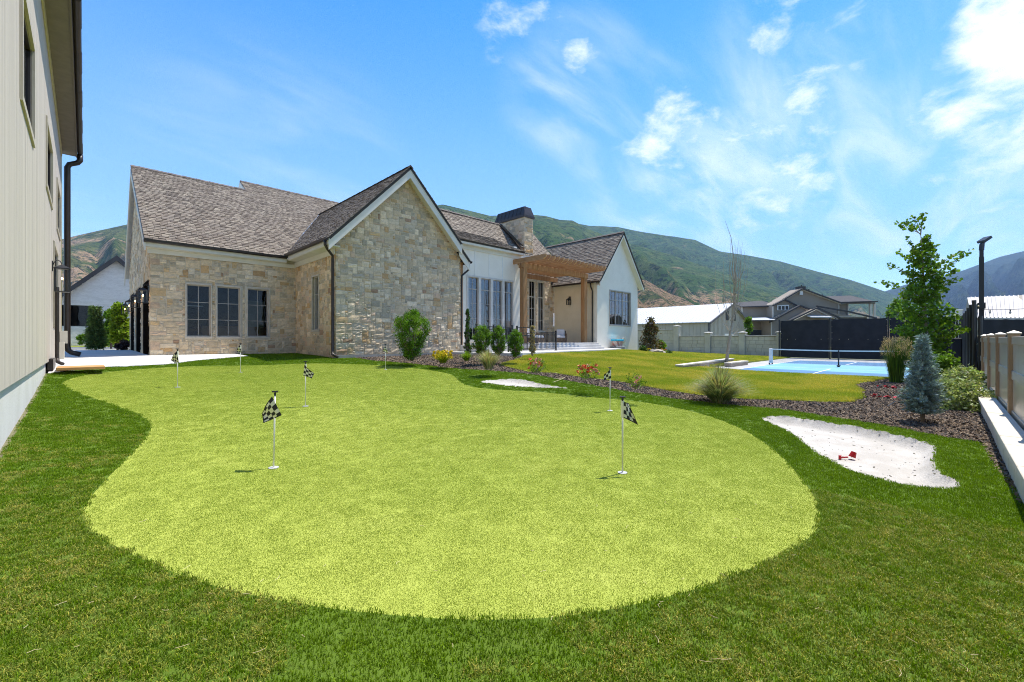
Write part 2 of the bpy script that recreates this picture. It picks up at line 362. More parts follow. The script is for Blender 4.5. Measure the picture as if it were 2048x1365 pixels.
for bp, dep in BUNK:
    ins = inside(vo, bp); dd = seg_dist(vo, bp)
    zo = np.where(ins, zo - dep * (1 - np.exp(-(dd / .09) ** 2)) + .0, zo + .022 * np.exp(-(dd / .25) ** 2))
fo = [f for f in fo if len(f) == 3]; fa = np.array(fo); cen = vo[fa].mean(1)
cls = np.full(len(fa), 'ground', dtype=object)
for nm in ('lawn', 'mulch', 'drive', 'turf', 'walk', 'slab2', 'slab', 'green', 'b1', 'b2'):
    cls[inside(cen, polys[nm])] = nm
# hard surfaces are flat
def region(nms, dz=0.0, flat=None):
    sel = fa[np.isin(cls, nms)]; ids, inv = np.unique(sel, return_inverse=True); inv = inv.reshape(sel.shape)
    z = zo[ids] + dz if flat is None else np.full(len(ids), flat); return np.c_[vo[ids], z], inv.tolist()
def region_obj(name, nms, m, kind='structure', dz=0.0, flat=None, label=None, skirt=0.0):
    v, f = region(nms, dz, flat); b = MB(); b.v = [tuple(p) for p in v]; 
    f = [tuple(t) if ((v[t[1]][:2] - v[t[0]][:2])[0] * (v[t[2]][:2] - v[t[0]][:2])[1] - (v[t[1]][:2] - v[t[0]][:2])[1] * (v[t[2]][:2] - v[t[0]][:2])[0]) > 0 else tuple(t[::-1]) for t in f]
    b.f = f; b.c = [(1, 1, 1)] * len(f)
    if skirt:
        from collections import Counter
        ed = Counter()
        for t in f:
            for i in range(3): ed[(t[i], t[(i + 1) % 3])] += 1
        for (i, j) in list(ed):
            if (j, i) not in ed:
                n = len(b.v); b.v += [(b.v[i][0], b.v[i][1], b.v[i][2] - skirt), (b.v[j][0], b.v[j][1], b.v[j][2] - skirt)]; b.f.append((i, n, n + 1, j)); b.c.append((1, 1, 1))
    o = b.build(name, m, kind=kind, smooth=not skirt, origin=(0, 0, 0)); 
    if label: o['label'] = label
    return o
M_turf = mat('turf_base', [(.065, .12, .006), (.09, .155, .008), (.10, .15, .015)], .95, 1.3, .01, 90, fine=.35)
M_green = mat('green_base', [(.285, .34, .050), (.325, .37, .062), (.345, .385, .075)], .95, .35, 0, 160, fine=.30, detail=3, fscale=85)
M_lawn = mat('lawn_base', [(.22, .27, .03), (.36, .33, .06), (.18, .24, .03)], .95, .7, .02, 40, fine=.4)
M_mulch = mat('mulch_base', [(.095, .070, .048), (.18, .14, .095), (.055, .04, .028)], .95, 9, .03, 40, fine=.6)
M_sand = mat('sand', [(.42, .385, .335), (.49, .455, .405)], .95, 3, .012, 60, fine=.12)
M_conc = mat('concrete', [(.52, .50, .47), (.60, .58, .55)], .85, 1.2, .002, 60, fine=.08)
M_soil = mat('dry_soil', [(.16, .14, .08), (.10, .14, .04), (.2, .17, .1)], .95, .05, .05, 1, fine=.3)
M_asph = mat('asphalt', [(.16, .16, .16), (.20, .20, .20)], .9, .5, .004, 60, fine=.15)
region_obj('turf_ground', ['turf'], M_turf, label='dark green artificial turf surround of the putting green')
region_obj('putting_green', ['green'], M_green, dz=-.004, label='large light green kidney-shaped artificial putting green')
region_obj('bunker_sand', ['b1'], M_sand, label='small white sand bunker in front of the rose bed')
region_obj('bunker_sand', ['b2'], M_sand, label='large white sand bunker at the right with specks of debris')
region_obj('lawn', ['lawn'], M_lawn, dz=.03, skirt=.08)
region_obj('mulch_bed', ['mulch'], M_mulch, dz=.0)
region_obj('driveway', ['drive'], M_conc, dz=.03, skirt=.1)
region_obj('walkway', ['walk'], M_conc, flat=.86, skirt=.3)
region_obj('court_slab', ['slab', 'slab2'], mat('court_grey', [(.34, .33, .315), (.40, .39, .375)], .8, .8, .001, 60, fine=.06), flat=.06, skirt=.12)
region_obj('ground', ['ground'], M_soil, dz=-.02)
b = MB()                                             # the land out to the horizon, below the yard
n = 64
rr = [24, 40, 70, 120, 250, 500, 1200, 6000]; vs = []
for r_ in rr:
    for k in range(n):
        a = 2 * math.pi * k / n; vs.append((17 + r_ * math.cos(a), 14 + r_ * math.sin(a), .05 if r_ > 30 else -.3))
fs = [(i * n + k, (i + 1) * n + k, (i + 1) * n + (k + 1) % n, i * n + (k + 1) % n) for i in range(len(rr) - 1) for k in range(n)] + [tuple(range(n))]
b.add([(x, y, z - .25) for x, y, z in vs], fs); b.build('valley_ground', mat('valley', [(.10, .13, .04), (.18, .15, .08), (.07, .11, .03)], .95, .012), kind='structure', origin=(0, 0, 0))
# road and its kerb in front of the brick house, grass verge
b = MB(); b.prism([(-40, 39.5, .88), (4, 37.2, .88), (40, 36, .88), (40, 41.4, .88), (4, 42.4, .88), (-40, 44.5, .88)], (0, 0, -.15)); b.build('road', M_asph, kind='structure')
b = MB(); b.prism([(-40, 44.5, .95), (4, 42.4, .95), (40, 41.4, .95), (40, 41.55, .95), (4, 42.55, .95), (-40, 44.65, .95)], (0, 0, -.3)); b.build('kerb', M_conc, kind='structure')
b = MB(); b.prism([(-40, 44.65, 1.0), (4, 42.55, .98), (40, 41.55, .98), (40, 60, 1.2), (-40, 60, 1.2)], (0, 0, -.4)); b.build('verge', M_lawn, kind='structure')
# court paint: coloured fields and lines as sheets
ZC = .06
def sheet(name, x0, y0, x1, y1, k, m): 
    b = MB(); z = ZC + .004 * k; b.add([(x0, y0, z), (x1, y0, z), (x1, y1, z), (x0, y1, z)], [(0, 1, 2, 3)]); return b
NX = 27.7; CX0, CX1, CY0, CY1 = NX - 6.7, NX + 6.7, .85, 6.95
CX0 = 21.35
mb_d = mat('court_blue', [(.06, .15, .28), (.075, .18, .32)], .7, .6, .0005, 50, fine=.05); mb_l = mat('court_light_blue', [(.14, .34, .50), (.17, .38, .54)], .7, .6, .0005, 50, fine=.05); mw = mat('court_line', [(.75, .75, .74)], .7, 3)
sheet('x', CX0, CY0, CX1, CY1, 1, mb_d).build('court_field', mb_d, kind='structure')
sheet('x', NX - 4.2, CY0, NX + 2.13, CY1, 2, mb_l).build('court_kitchen', mb_l, kind='structure')
b = MB()
for x0, y0, x1, y1 in ((CX0 - .05, CY0, CX0, CY1), (CX1, CY0, CX1 + .05, CY1), (CX0, CY0 - .05, CX1, CY0), (CX0, CY1, CX1, CY1 + .06), (NX - 2.16, CY0, NX - 2.1, CY1), (NX + 2.1, CY0, NX + 2.16, CY1), (CX0, 3.87, NX - 2.16, 3.93), (NX + 2.16, 3.87, CX1, 3.93)):
    z = ZC + .012; b.add([(x0, y0, z), (x1, y0, z), (x1, y1, z), (x0, y1, z)], [(0, 1, 2, 3)])
b.build('court_lines', mw, kind='structure')

# ------------------------------------------------------------------ scattered blades and chips (geometry nodes on the ground regions)
def blade_mesh(name, n, rad, h, wd, m, lean=.5, cols=((1, 1, 1),), seg=2):
    b = MB()
    for i in range(n):
        a = random.uniform(0, 6.283); r_ = rad * math.sqrt(random.random()); x, y = r_ * math.cos(a), r_ * math.sin(a)
        t = random.uniform(0, 6.283); l = random.uniform(.1, lean); hh = h * random.uniform(.55, 1.1); dx, dy = math.cos(t), math.sin(t); k = random.uniform(0, 6.283)
        sx, sy = math.cos(k) * wd / 2, math.sin(k) * wd / 2; c = random.choice(cols); f = random.uniform(.75, 1.25); c = tuple(q * f for q in c)
        p1 = (x + dx * l * hh * .35, y + dy * l * hh * .35, hh * .55); p2 = (x + dx * l * hh, y + dy * l * hh, hh * (1 - .25 * l))
        b.add([(x - sx, y - sy, -.002), (x + sx, y + sy, -.002), (p1[0] + sx * .8, p1[1] + sy * .8, p1[2]), (p1[0] - sx * .8, p1[1] - sy * .8, p1[2]), p2], [(0, 1, 2, 3), (3, 2, 4)], c)
    me = bpy.data.meshes.new(name); me.from_pydata(b.v, [], b.f); ca = me.color_attributes.new('Col', 'FLOAT_COLOR', 'CORNER')
    ca.data.foreach_set('color', np.repeat(np.array([tuple(c) + (1,) for c in b.c], dtype=np.float32), [len(f) for f in b.f], axis=0).ravel()); me.materials.append(m)
    return bpy.data.objects.new(name, me)
def scatter(name, nms, src, density, near, power, label, dz=0.0, smin=.8, smax=1.2, seed=0, grow=0.0, keep=None, tilt=0.0, pmin=0.0):
    v, f = region(nms, dz); c = v[f].mean(1) if False else None
    f = [t for t in f]
    if keep is not None:
        cc = np.array([v[t].mean(0) for t in f]); k = keep(cc); f = [t for t, q in zip(f, k) if q]
    me = bpy.data.meshes.new(name); me.from_pydata(v.tolist(), [], [tuple(t) for t in f])
    d = np.hypot(v[:, 0], v[:, 1]); a = me.attributes.new('dens', 'FLOAT', 'POINT'); a.data.foreach_set('value', (density * np.minimum(1, (near / np.maximum(d, .1)) ** power)).astype(np.float32))
    a2 = me.attributes.new('grow', 'FLOAT', 'POINT'); a2.data.foreach_set('value', (1 + grow * np.maximum(0, d - near)).astype(np.float32))
    o = bpy.data.objects.new(name, me); col.objects.link(o); tag(o, label, kind='stuff')
    ng = bpy.data.node_groups.new(name, 'GeometryNodeTree'); ng.interface.new_socket('Geometry', in_out='INPUT', socket_type='NodeSocketGeometry'); ng.interface.new_socket('Geometry', in_out='OUTPUT', socket_type='NodeSocketGeometry')
    N = ng.nodes; L = ng.links; gi = N.new('NodeGroupInput'); go = N.new('NodeGroupOutput'); dp = N.new('GeometryNodeDistributePointsOnFaces'); dp.inputs['Seed'].default_value = seed
    na = N.new('GeometryNodeInputNamedAttribute'); na.data_type = 'FLOAT'; na.inputs[0].default_value = 'dens'
    nb = N.new('GeometryNodeInputNamedAttribute'); nb.data_type = 'FLOAT'; nb.inputs[0].default_value = 'grow'
    ip = N.new('GeometryNodeInstanceOnPoints'); rv = N.new('FunctionNodeRandomValue'); rv.data_type = 'FLOAT_VECTOR'
    rv.inputs[0].default_value = (-tilt, -tilt, 0); rv.inputs[1].default_value = (tilt, tilt, 6.283)
    rs = N.new('FunctionNodeRandomValue'); rs.data_type = 'FLOAT'; rs.inputs[2].default_value = smin; rs.inputs[3].default_value = smax; rs.inputs['Seed'].default_value = 3
    mu = N.new('ShaderNodeMath'); mu.operation = 'MULTIPLY'
    L.new(gi.outputs[0], dp.inputs[0]); 
    if pmin:
        dp.distribute_method = 'POISSON'; dp.inputs['Distance Min'].default_value = pmin; dp.inputs['Density Max'].default_value = density * 2.2
        dv = N.new('ShaderNodeMath'); dv.operation = 'DIVIDE'; dv.inputs[1].default_value = density; L.new([q for q in na.outputs if q.enabled][0], dv.inputs[0]); L.new(dv.outputs[0], dp.inputs['Density Factor'])
    else: L.new([q for q in na.outputs if q.enabled][0], dp.inputs['Density'])
    L.new(dp.outputs[0], ip.inputs['Points'])
    if not isinstance(src, list): src = [src]
    if len(src) == 1:
        oi = N.new('GeometryNodeObjectInfo'); oi.inputs['Object'].default_value = src[0]; L.new(oi.outputs['Geometry'], ip.inputs['Instance'])
    else:
        gj = N.new('GeometryNodeGeometryToInstance')
        for s_ in src[::-1]:
            oi = N.new('GeometryNodeObjectInfo'); oi.inputs['Object'].default_value = s_; L.new(oi.outputs['Geometry'], gj.inputs[0])
        L.new(gj.outputs[0], ip.inputs['Instance']); ip.inputs['Pick Instance'].default_value = True
    L.new(rv.outputs[0], ip.inputs['Rotation']); L.new(rs.outputs[1], mu.inputs[0]); L.new([q for q in nb.outputs if q.enabled][0], mu.inputs[1]); L.new(mu.outputs[0], ip.inputs['Scale']); L.new(ip.outputs[0], go.inputs[0])
    md = o.modifiers.new('scatter', 'NODES'); md.node_group = ng; return o
def turfmat(name, c1, c2, c3, trans=.3):
    """blades: two greens wandering; towards the outer corners of the turf the nap shows a drier olive"""
    m = leafmat(name, c1, c2, trans, .55, 1.1); T = NT(m.node_tree); b = m.node_tree.nodes['Principled BSDF']
    return m
mt = leafmat('turf_blade', (.140, .240, .006), (.18, .285, .010), .4, .5, 1.6)
mt2 = leafmat('turf_blade_dry', (.34, .335, .085), (.22, .28, .04), .3, .5, 2.2)
mg = leafmat('green_blade', (.31, .375, .060), (.37, .42, .085), .4, .6, .45)
ml = leafmat('lawn_blade', (.28, .34, .03), (.50, .44, .085), .35, .6, .55)
tufts = [blade_mesh('turf_tuft', 34, .045, .026, .0042, mt, .8, ((1, 1, 1), (.8, .8, .8), (1.3, 1.25, 1.1), (.6, .65, .6))) for _ in range(3)]
tufts2 = [blade_mesh('dry_tuft', 32, .045, .022, .004, mt2, 1.2, ((1, 1, 1), (.6, .75, .5), (1.5, 1.3, .9), (.9, .95, .8))) for _ in range(3)]
gtufts = [blade_mesh('green_tuft', 150, .085, .0055, .0026, mg, 1.3, ((1, 1, 1), (.70, .80, .55), (1.25, 1.2, 1.5), (.92, .96, .85))) for _ in range(3)]
ltufts = [blade_mesh('lawn_tuft', 50, .10, .055, .006, ml, .9, ((1, 1, 1), (.75, .9, .6), (1.25, 1.1, .8))) for _ in range(3)]
def dry_keep(c):
    # worn zones: the near left strip along the building, and the near right corner
    nz = np.sin(c[:, 0] * 3.1) * .25 + np.sin(c[:, 1] * 2.3 + 1) * .25
    r1 = np.modf(np.abs(np.sin(c[:, 0] * 127.1 + c[:, 1] * 311.7) * 43758.5))[0]
    left = (c[:, 0] + (r1 - .5) * .35 < .62 + nz * .6) & (c[:, 1] + r1 * 6.5 + nz * 3 < 10.5)
    right = (c[:, 1] + .30 * nz + (r1 - .5) * .4 < 1.15 - .04 * (c[:, 0] - 3)) & (c[:, 0] < 5.2)
    return left | right
scatter('turf_blades', ['turf'], tufts, 560, 6, 1.0, 'dense dark green artificial grass blades round the putting green', grow=.03, seed=1, pmin=.03, keep=lambda c: ~dry_keep(c))
scatter('worn_turf_blades', ['turf'], tufts2, 640, 4.5, 1.35, 'drier olive artificial grass blades at the near corners', grow=.03, seed=2, keep=dry_keep)
scatter('worn_turf_blades', ['turf'], tufts, 300, 4.5, 1.35, 'dark green blades mixed into the olive turf at the near corners', grow=.03, seed=5, keep=dry_keep)
scatter('green_blades', ['green'], gtufts, 480, 30, 1.0, 'short bright yellow-green blades of the putting green', dz=-.003, grow=.0, seed=3, pmin=.038)
scatter('lawn_blades', ['lawn'], ltufts, 190, 9, 1.0, 'sunburnt yellow-green lawn blades', dz=.03, grow=.02, seed=4, keep=lambda c: c[:, 1] < 24)
def chip(name, m, s):
    b = MB(); b.box((-.5 * s, -.18 * s, 0), (.5 * s, .18 * s, .12 * s)); me = bpy.data.meshes.new(name); me.from_pydata(b.v, [], b.f); me.materials.append(m); return bpy.data.objects.new(name, me)
ch = [chip('mulch_chip', mat('chip_a', [(.17, .12, .08)], .9, 30), .06), chip('mulch_chip', mat('chip_b', [(.30, .225, .15)], .9, 30), .045), chip('mulch_chip', mat('chip_c', [(.065, .052, .042)], .9, 30), .07), chip('mulch_chip', mat('chip_d', [(.21, .15, .105)], .9, 30), .05)]
scatter('mulch_chips', ['mulch'], ch, 900, 8, 1.2, 'brown bark mulch chips of the planting bed', grow=.05, seed=6, tilt=.9)
sd = [chip('sand_debris', mat('debris_a', [(.10, .09, .06)], .9, 30), .035), chip('sand_debris', mat('debris_b', [(.03, .03, .03)], .9, 30), .028)]
scatter('sand_debris', ['b1', 'b2'], sd, 34, 8, .5, 'dark bark specks lying on the bunker sand', seed=8, tilt=.4, smin=.3, smax=1.2)
# ------------------------------------------------------------------ building helpers
Z3 = Vector((0, 0, 1))
class Frame:
    """a wall plane: origin, horizontal direction u, outward normal n"""
    def __init__(s, o, u, n): s.o = Vector(o); s.u = Vector(u).normalized(); s.n = Vector(n).normalized()
    def p(s, u, z, d=0.0): return s.o + s.u * u + Z3 * z + s.n * d
    def box(s, b, u0, u1, z0, z1, d0, d1, c=None):
        b.prism([s.p(u0, z0, d0), s.p(u1, z0, d0), s.p(u1, z1, d0), s.p(u0, z1, d0)], s.n * (d1 - d0), c)
def slab_wall(b, fr, u0, u1, z0, z1, holes, d0, d1, c=None):
    us = sorted({u0, u1} | {min(max(h[i], u0), u1) for h in holes for i in (0, 1)})
    for ua, ub in zip(us[:-1], us[1:]):
        um = (ua + ub) / 2; hs_ = sorted([(h[2], h[3]) for h in holes if h[0] < um < h[1]]); z = z0
        for ha, hb in hs_:
            if ha > z: fr.box(b, ua, ub, z, ha, d0, d1, c)
            z = max(z, hb)
        if z < z1: fr.box(b, ua, ub, z, z1, d0, d1, c)
STONE_COLS = [((.60, .49, .34), 9), ((.52, .43, .30), 7), ((.66, .57, .43), 7), ((.42, .38, .29), 5), ((.34, .32, .26), 3), ((.52, .36, .17), 3), ((.46, .27, .09), 1.4), ((.28, .15, .08), .7), ((.72, .64, .50), 4), ((.46, .42, .35), 4), ((.54, .40, .29), 3)]
def pick(cols, r=random):
    t = sum(w_ for _, w_ in cols); k = r.random() * t
    for c, w_ in cols:
        k -= w_
        if k <= 0: return c
    return cols[0][0]
STONES = []        # (weight, wall object, vertices, faces, colours)
def stones(fr, u0, u1, z0, z1f, holes, wall, cu=.105, cz=.085, warm=1.0):
    nu = int((u1 - u0) / cu); zmax = max(z1f(u0 + (i + .5) * (u1 - u0) / nu) for i in range(nu)); nz = int((zmax - z0) / cz); cu = (u1 - u0) / nu
    occ = np.zeros((nu, nz), bool)
    for i in range(nu):
        for j in range(nz):
            u = u0 + (i + .5) * cu; z = z0 + (j + .5) * cz
            if z > z1f(u) or any(h[0] - .02 < u < h[1] + .02 and h[2] - .02 < z < h[3] + .02 for h in holes): occ[i, j] = True
    sizes = [(2, 2), (3, 2), (4, 3), (3, 3), (5, 3), (4, 2), (2, 3), (5, 2), (3, 4), (2, 1), (3, 1), (1, 2), (4, 1), (5, 4)]
    wts = [7, 8, 6, 6, 3, 6, 4, 3, 2, 4, 3, 3, 2, 1.5]
    for j in range(nz):
        for i in range(nu):
            if occ[i, j]: continue
            for _ in range(7):
                a, b_ = random.choices(sizes, wts)[0]
                if i + a <= nu and j + b_ <= nz and not occ[i:i + a, j:j + b_].any(): break
            else: a, b_ = 1, 1
            occ[i:i + a, j:j + b_] = True
            g_ = .010; ua, ub = u0 + i * cu + g_, u0 + (i + a) * cu - g_; za, zb = z0 + j * cz + g_, z0 + (j + b_) * cz - g_
            c = pick(STONE_COLS); c = tuple(q * .72 + w0 * .28 for q, w0 in zip(c, (.60, .53, .42))); k = random.uniform(.86, 1.14); c = (c[0] * k * warm * 1.16, c[1] * k * 1.08, c[2] * k * .97 / warm)
            d = random.uniform(.012, .034); e = .012
            vs = []; N_ = 3
            for y in range(N_ + 1):
                for x in range(N_ + 1):
                    fx, fy = x / N_, y / N_; rim = x in (0, N_) or y in (0, N_)
                    dd = (d * .72 + random.uniform(-.003, .003) if rim else d + random.uniform(-.014, .018)); ju = random.uniform(-.007, .007); jz = random.uniform(-.007, .007)
                    vs.append(fr.p(ua + (ub - ua) * fx + ju, za + (zb - za) * fy + jz, dd))
            ring = [0, 1, 2, 3, 7, 11, 15, 14, 13, 12, 8, 4]
            base = [fr.p(fr_u, fr_z, 0) for fr_u, fr_z in [((vs[q] - fr.o).dot(fr.u), (vs[q] - fr.o).z) for q in ring]]
            fs = [(y * 4 + x, y * 4 + x + 1, y * 4 + x + 5, y * 4 + x + 4) for y in range(3) for x in range(3)]
            fs += [(16 + q, 16 + (q + 1) % 12, ring[(q + 1) % 12], ring[q]) for q in range(12)]
            if fr.u.cross(Z3).dot(fr.n) < 0: fs = [f[::-1] for f in fs]
            m_ = vs[5]; dist = max(2.0, math.hypot(m_.x, m_.y)); area = (ub - ua) * (zb - za) * abs(Vector((m_.x, m_.y, 0)).normalized().dot(fr.n))
            STONES.append((area / dist ** 2, wall, vs + base, fs, c))
SHINGLES = []
SH_COLS = [((.36, .32, .27), 5), ((.27, .23, .195), 5), ((.185, .155, .135), 4), ((.45, .41, .345), 3), ((.12, .105, .095), 2), ((.30, .27, .24), 4)]
def roof(name, parent, o, u, v, poly, m_deck, expo=.175, wmin=.17, wmax=.27):
    """o = eave corner, u along the eave, v up the slope; poly in (u, v) metres"""
    o = Vector(o); u = Vector(u).normalized(); v = Vector(v).normalized(); n = u.cross(v).normalized()
    if n.z < 0: n = -n
    P = lambda a, b_, d=0: o + u * a + v * b_ + n * d
    b = MB(); b.prism([P(a, c_, -.10) for a, c_ in poly], n * .10); deck = b.build(name, m_deck, parent)
    vm = max(q[1] for q in poly); row = 0; y = -.03
    while y < vm:
        yc = min(max(y + expo * .5, .001), vm - .001); xs = []
        for i in range(len(poly)):
            (x0, y0), (x1, y1) = poly[i], poly[(i + 1) % len(poly)]
            if (y0 > yc) != (y1 > yc): xs.append(x0 + (x1 - x0) * (yc - y0) / (y1 - y0))
        xs.sort()
        for a0, a1 in zip(xs[::2], xs[1::2]):
            x = a0 - .02; first = True
            while x < a1 - .03:
                w_ = random.uniform(wmin, wmax) if not first else random.uniform(.1, wmax); first = False
                xb = min(x + w_, a1 + .02); t = random.choice((.014, .022, .030)); ya = y + random.uniform(-.012, .012); yb = min(y + expo + .04, vm + .02)
                if random.random() < .3: ya -= .02
                c = pick(SH_COLS); k = random.uniform(.92, 1.08); c = tuple((q * .6 + w0 * .4) * k for q, w0 in zip(c, (.31, .27, .225))); c = (c[0] * .68, c[1] * .645, c[2] * .60); e = .006
                vs = [P(x + e, ya, .002), P(xb - e, ya, .002), P(xb - e, yb, .001), P(x + e, yb, .001), P(x + e, ya, .012 + t), P(xb - e, ya, .012 + t), P(xb - e, yb, .006 + t * .2), P(x + e, yb, .006 + t * .2)]
                fs = [(4, 5, 6, 7), (0, 1, 5, 4), (1, 2, 6, 5), (3, 0, 4, 7)]
                if u.cross(v).z < 0: fs = [f[::-1] for f in fs]
                mm = vs[0]; q = abs(Vector((mm.x, mm.y, mm.z - EYE)).normalized().dot(n))
                SHINGLES.append(((w_ * expo) * q / max(4, mm.x ** 2 + mm.y ** 2), deck, vs, fs, c)); x = xb
        y += expo; row += 1
    return deck
def flush_pieces(lst, name, m, root, restname, nmax=300):
    lst.sort(key=lambda t: -t[0]); rest = MB()
    for i, (w_, par, vs, fs, c) in enumerate(lst):
        if i < nmax: MB().add(vs, fs, c).build(name, m, par)
        else: rest.add(vs, fs, c)
    if rest.v: rest.build(restname, m, root, kind='stuff')
    lst.clear()
M_bronze = mat('bronze_metal', [(.030, .022, .017), (.040, .030, .024)], .38, 3, spec=.5, metal=.3)
M_black = mat('black_metal', [(.012, .012, .013)], .4, 5, spec=.5)
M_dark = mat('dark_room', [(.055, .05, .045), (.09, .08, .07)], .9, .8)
M_cream = mat('cream_trim', [(.62, .59, .50), (.66, .63, .55)], .6, 2)
M_taupe = mat('taupe_frame', [(.36, .32, .275), (.40, .36, .31)], .5, 3)
M_stonetrim = mat('limestone_trim', [(.46, .40, .31), (.54, .48, .39)], .9, 4, .004)
M_glass = glassmat('window_glass'); M_glass2 = glassmat('window_glass_bright', refl=1.3, add=.08)
M_stone = mat('wall_stone', [(.86, .86, .86), (1.1, 1.08, 1.05), (.70, .68, .66)], .85, 9, .012, 22, attr=True, fine=.25)
M_mortar = mat('mortar', [(.56, .47, .34), (.64, .55, .42)], .95, 6, .008, 30, fine=.1)
M_shingle = mat('shingle', [(.92, .92, .92), (1.12, 1.1, 1.08)], .92, 6, .004, 60, attr=True, fine=.3)
M_deck = mat('roof_deck', [(.05, .045, .04)], .9)
def window(parent, fr, u0, u1, z0, z1, cols=2, rows=(), transom=None, m=M_taupe, inset=.09, t=.045, mun=.022, name='window', sill=True, room=True, curtain=None, depth=1.6, roomm=None, label=None, glass=None):
    """frame is the part; panes and muntins are its pieces"""
    b = MB()
    fr.box(b, u0, u0 + t, z0, z1, -inset - .05, -inset + .02); fr.box(b, u1 - t, u1, z0, z1, -inset - .05, -inset + .02)
    fr.box(b, u0 + t, u1 - t, z0, z0 + t, -inset - .05, -inset + .018); fr.box(b, u0 + t, u1 - t, z1 - t, z1, -inset - .05, -inset + .018)
    f = b.build(name, m, parent, label=label)
    ulist = [u0 + t + (u1 - u0 - 2 * t) * k / cols for k in range(cols + 1)]; zl = [z0 + t] + list(rows) + [z1 - t]
    for k in range(1, cols): 
        b = MB(); fr.box(b, ulist[k] - mun / 2, ulist[k] + mun / 2, z0 + t, z1 - t, -inset - .02, -inset + .006); b.build('muntin', m, f)
    for z in rows:
        th = mun if z != transom else mun * 2.6
        b = MB(); fr.box(b, u0 + t, u1 - t, z - th / 2, z + th / 2, -inset - .022, -inset + .004 + (.012 if z == transom else 0)); b.build('muntin', m, f)
    for i in range(cols):
        for j in range(len(zl) - 1):
            b = MB(); b.add([fr.p(ulist[i], zl[j], -inset - .01), fr.p(ulist[i + 1], zl[j], -inset - .01), fr.p(ulist[i + 1], zl[j + 1], -inset - .01), fr.p(ulist[i], zl[j + 1], -inset - .01)], [(0, 1, 2, 3)]); b.build('pane', glass or M_glass, f)
    if sill: 
        b = MB(); fr.box(b, u0 - .06, u1 + .06, z0 - .09, z0 - .002, -inset, .055); b.build('sill', M_stonetrim if m is M_taupe else m, f)
    if curtain:
        cm, parts = curtain; b = MB()
        for (a, c_) in parts:
            n = 26; ua = u0 + (u1 - u0) * a; ub = u0 + (u1 - u0) * c_; vs = []
            for k in range(n + 1):
                uu = ua + (ub - ua) * k / n; dd = -inset - .16 + .03 * math.sin(k * 1.9) + .012 * math.sin(k * 4.1)
                vs += [fr.p(uu, z0 + .02, dd), fr.p(uu, z1 - .02, dd)]
            b.add(vs, [(2 * k, 2 * k + 2, 2 * k + 3, 2 * k + 1) for k in range(n)])
        b.build('curtain', cm, f, smooth=True)
    return f
def room(parent, fr, u0, u1, z0, z1, depth=3.0, m=None, inset=.16):
    b = MB(); d0 = -inset; d1 = -depth
    q = [(u0, z0), (u1, z0), (u1, z1), (u0, z1)]
    b.add([fr.p(a, c_, d0) for a, c_ in q] + [fr.p(a, c_, d1) for a, c_ in q], [(0, 1, 5, 4), (1, 2, 6, 5), (2, 3, 7, 6), (3, 0, 4, 7), (4, 5, 6, 7)]); return b.build('room_interior', m or M_dark, parent)
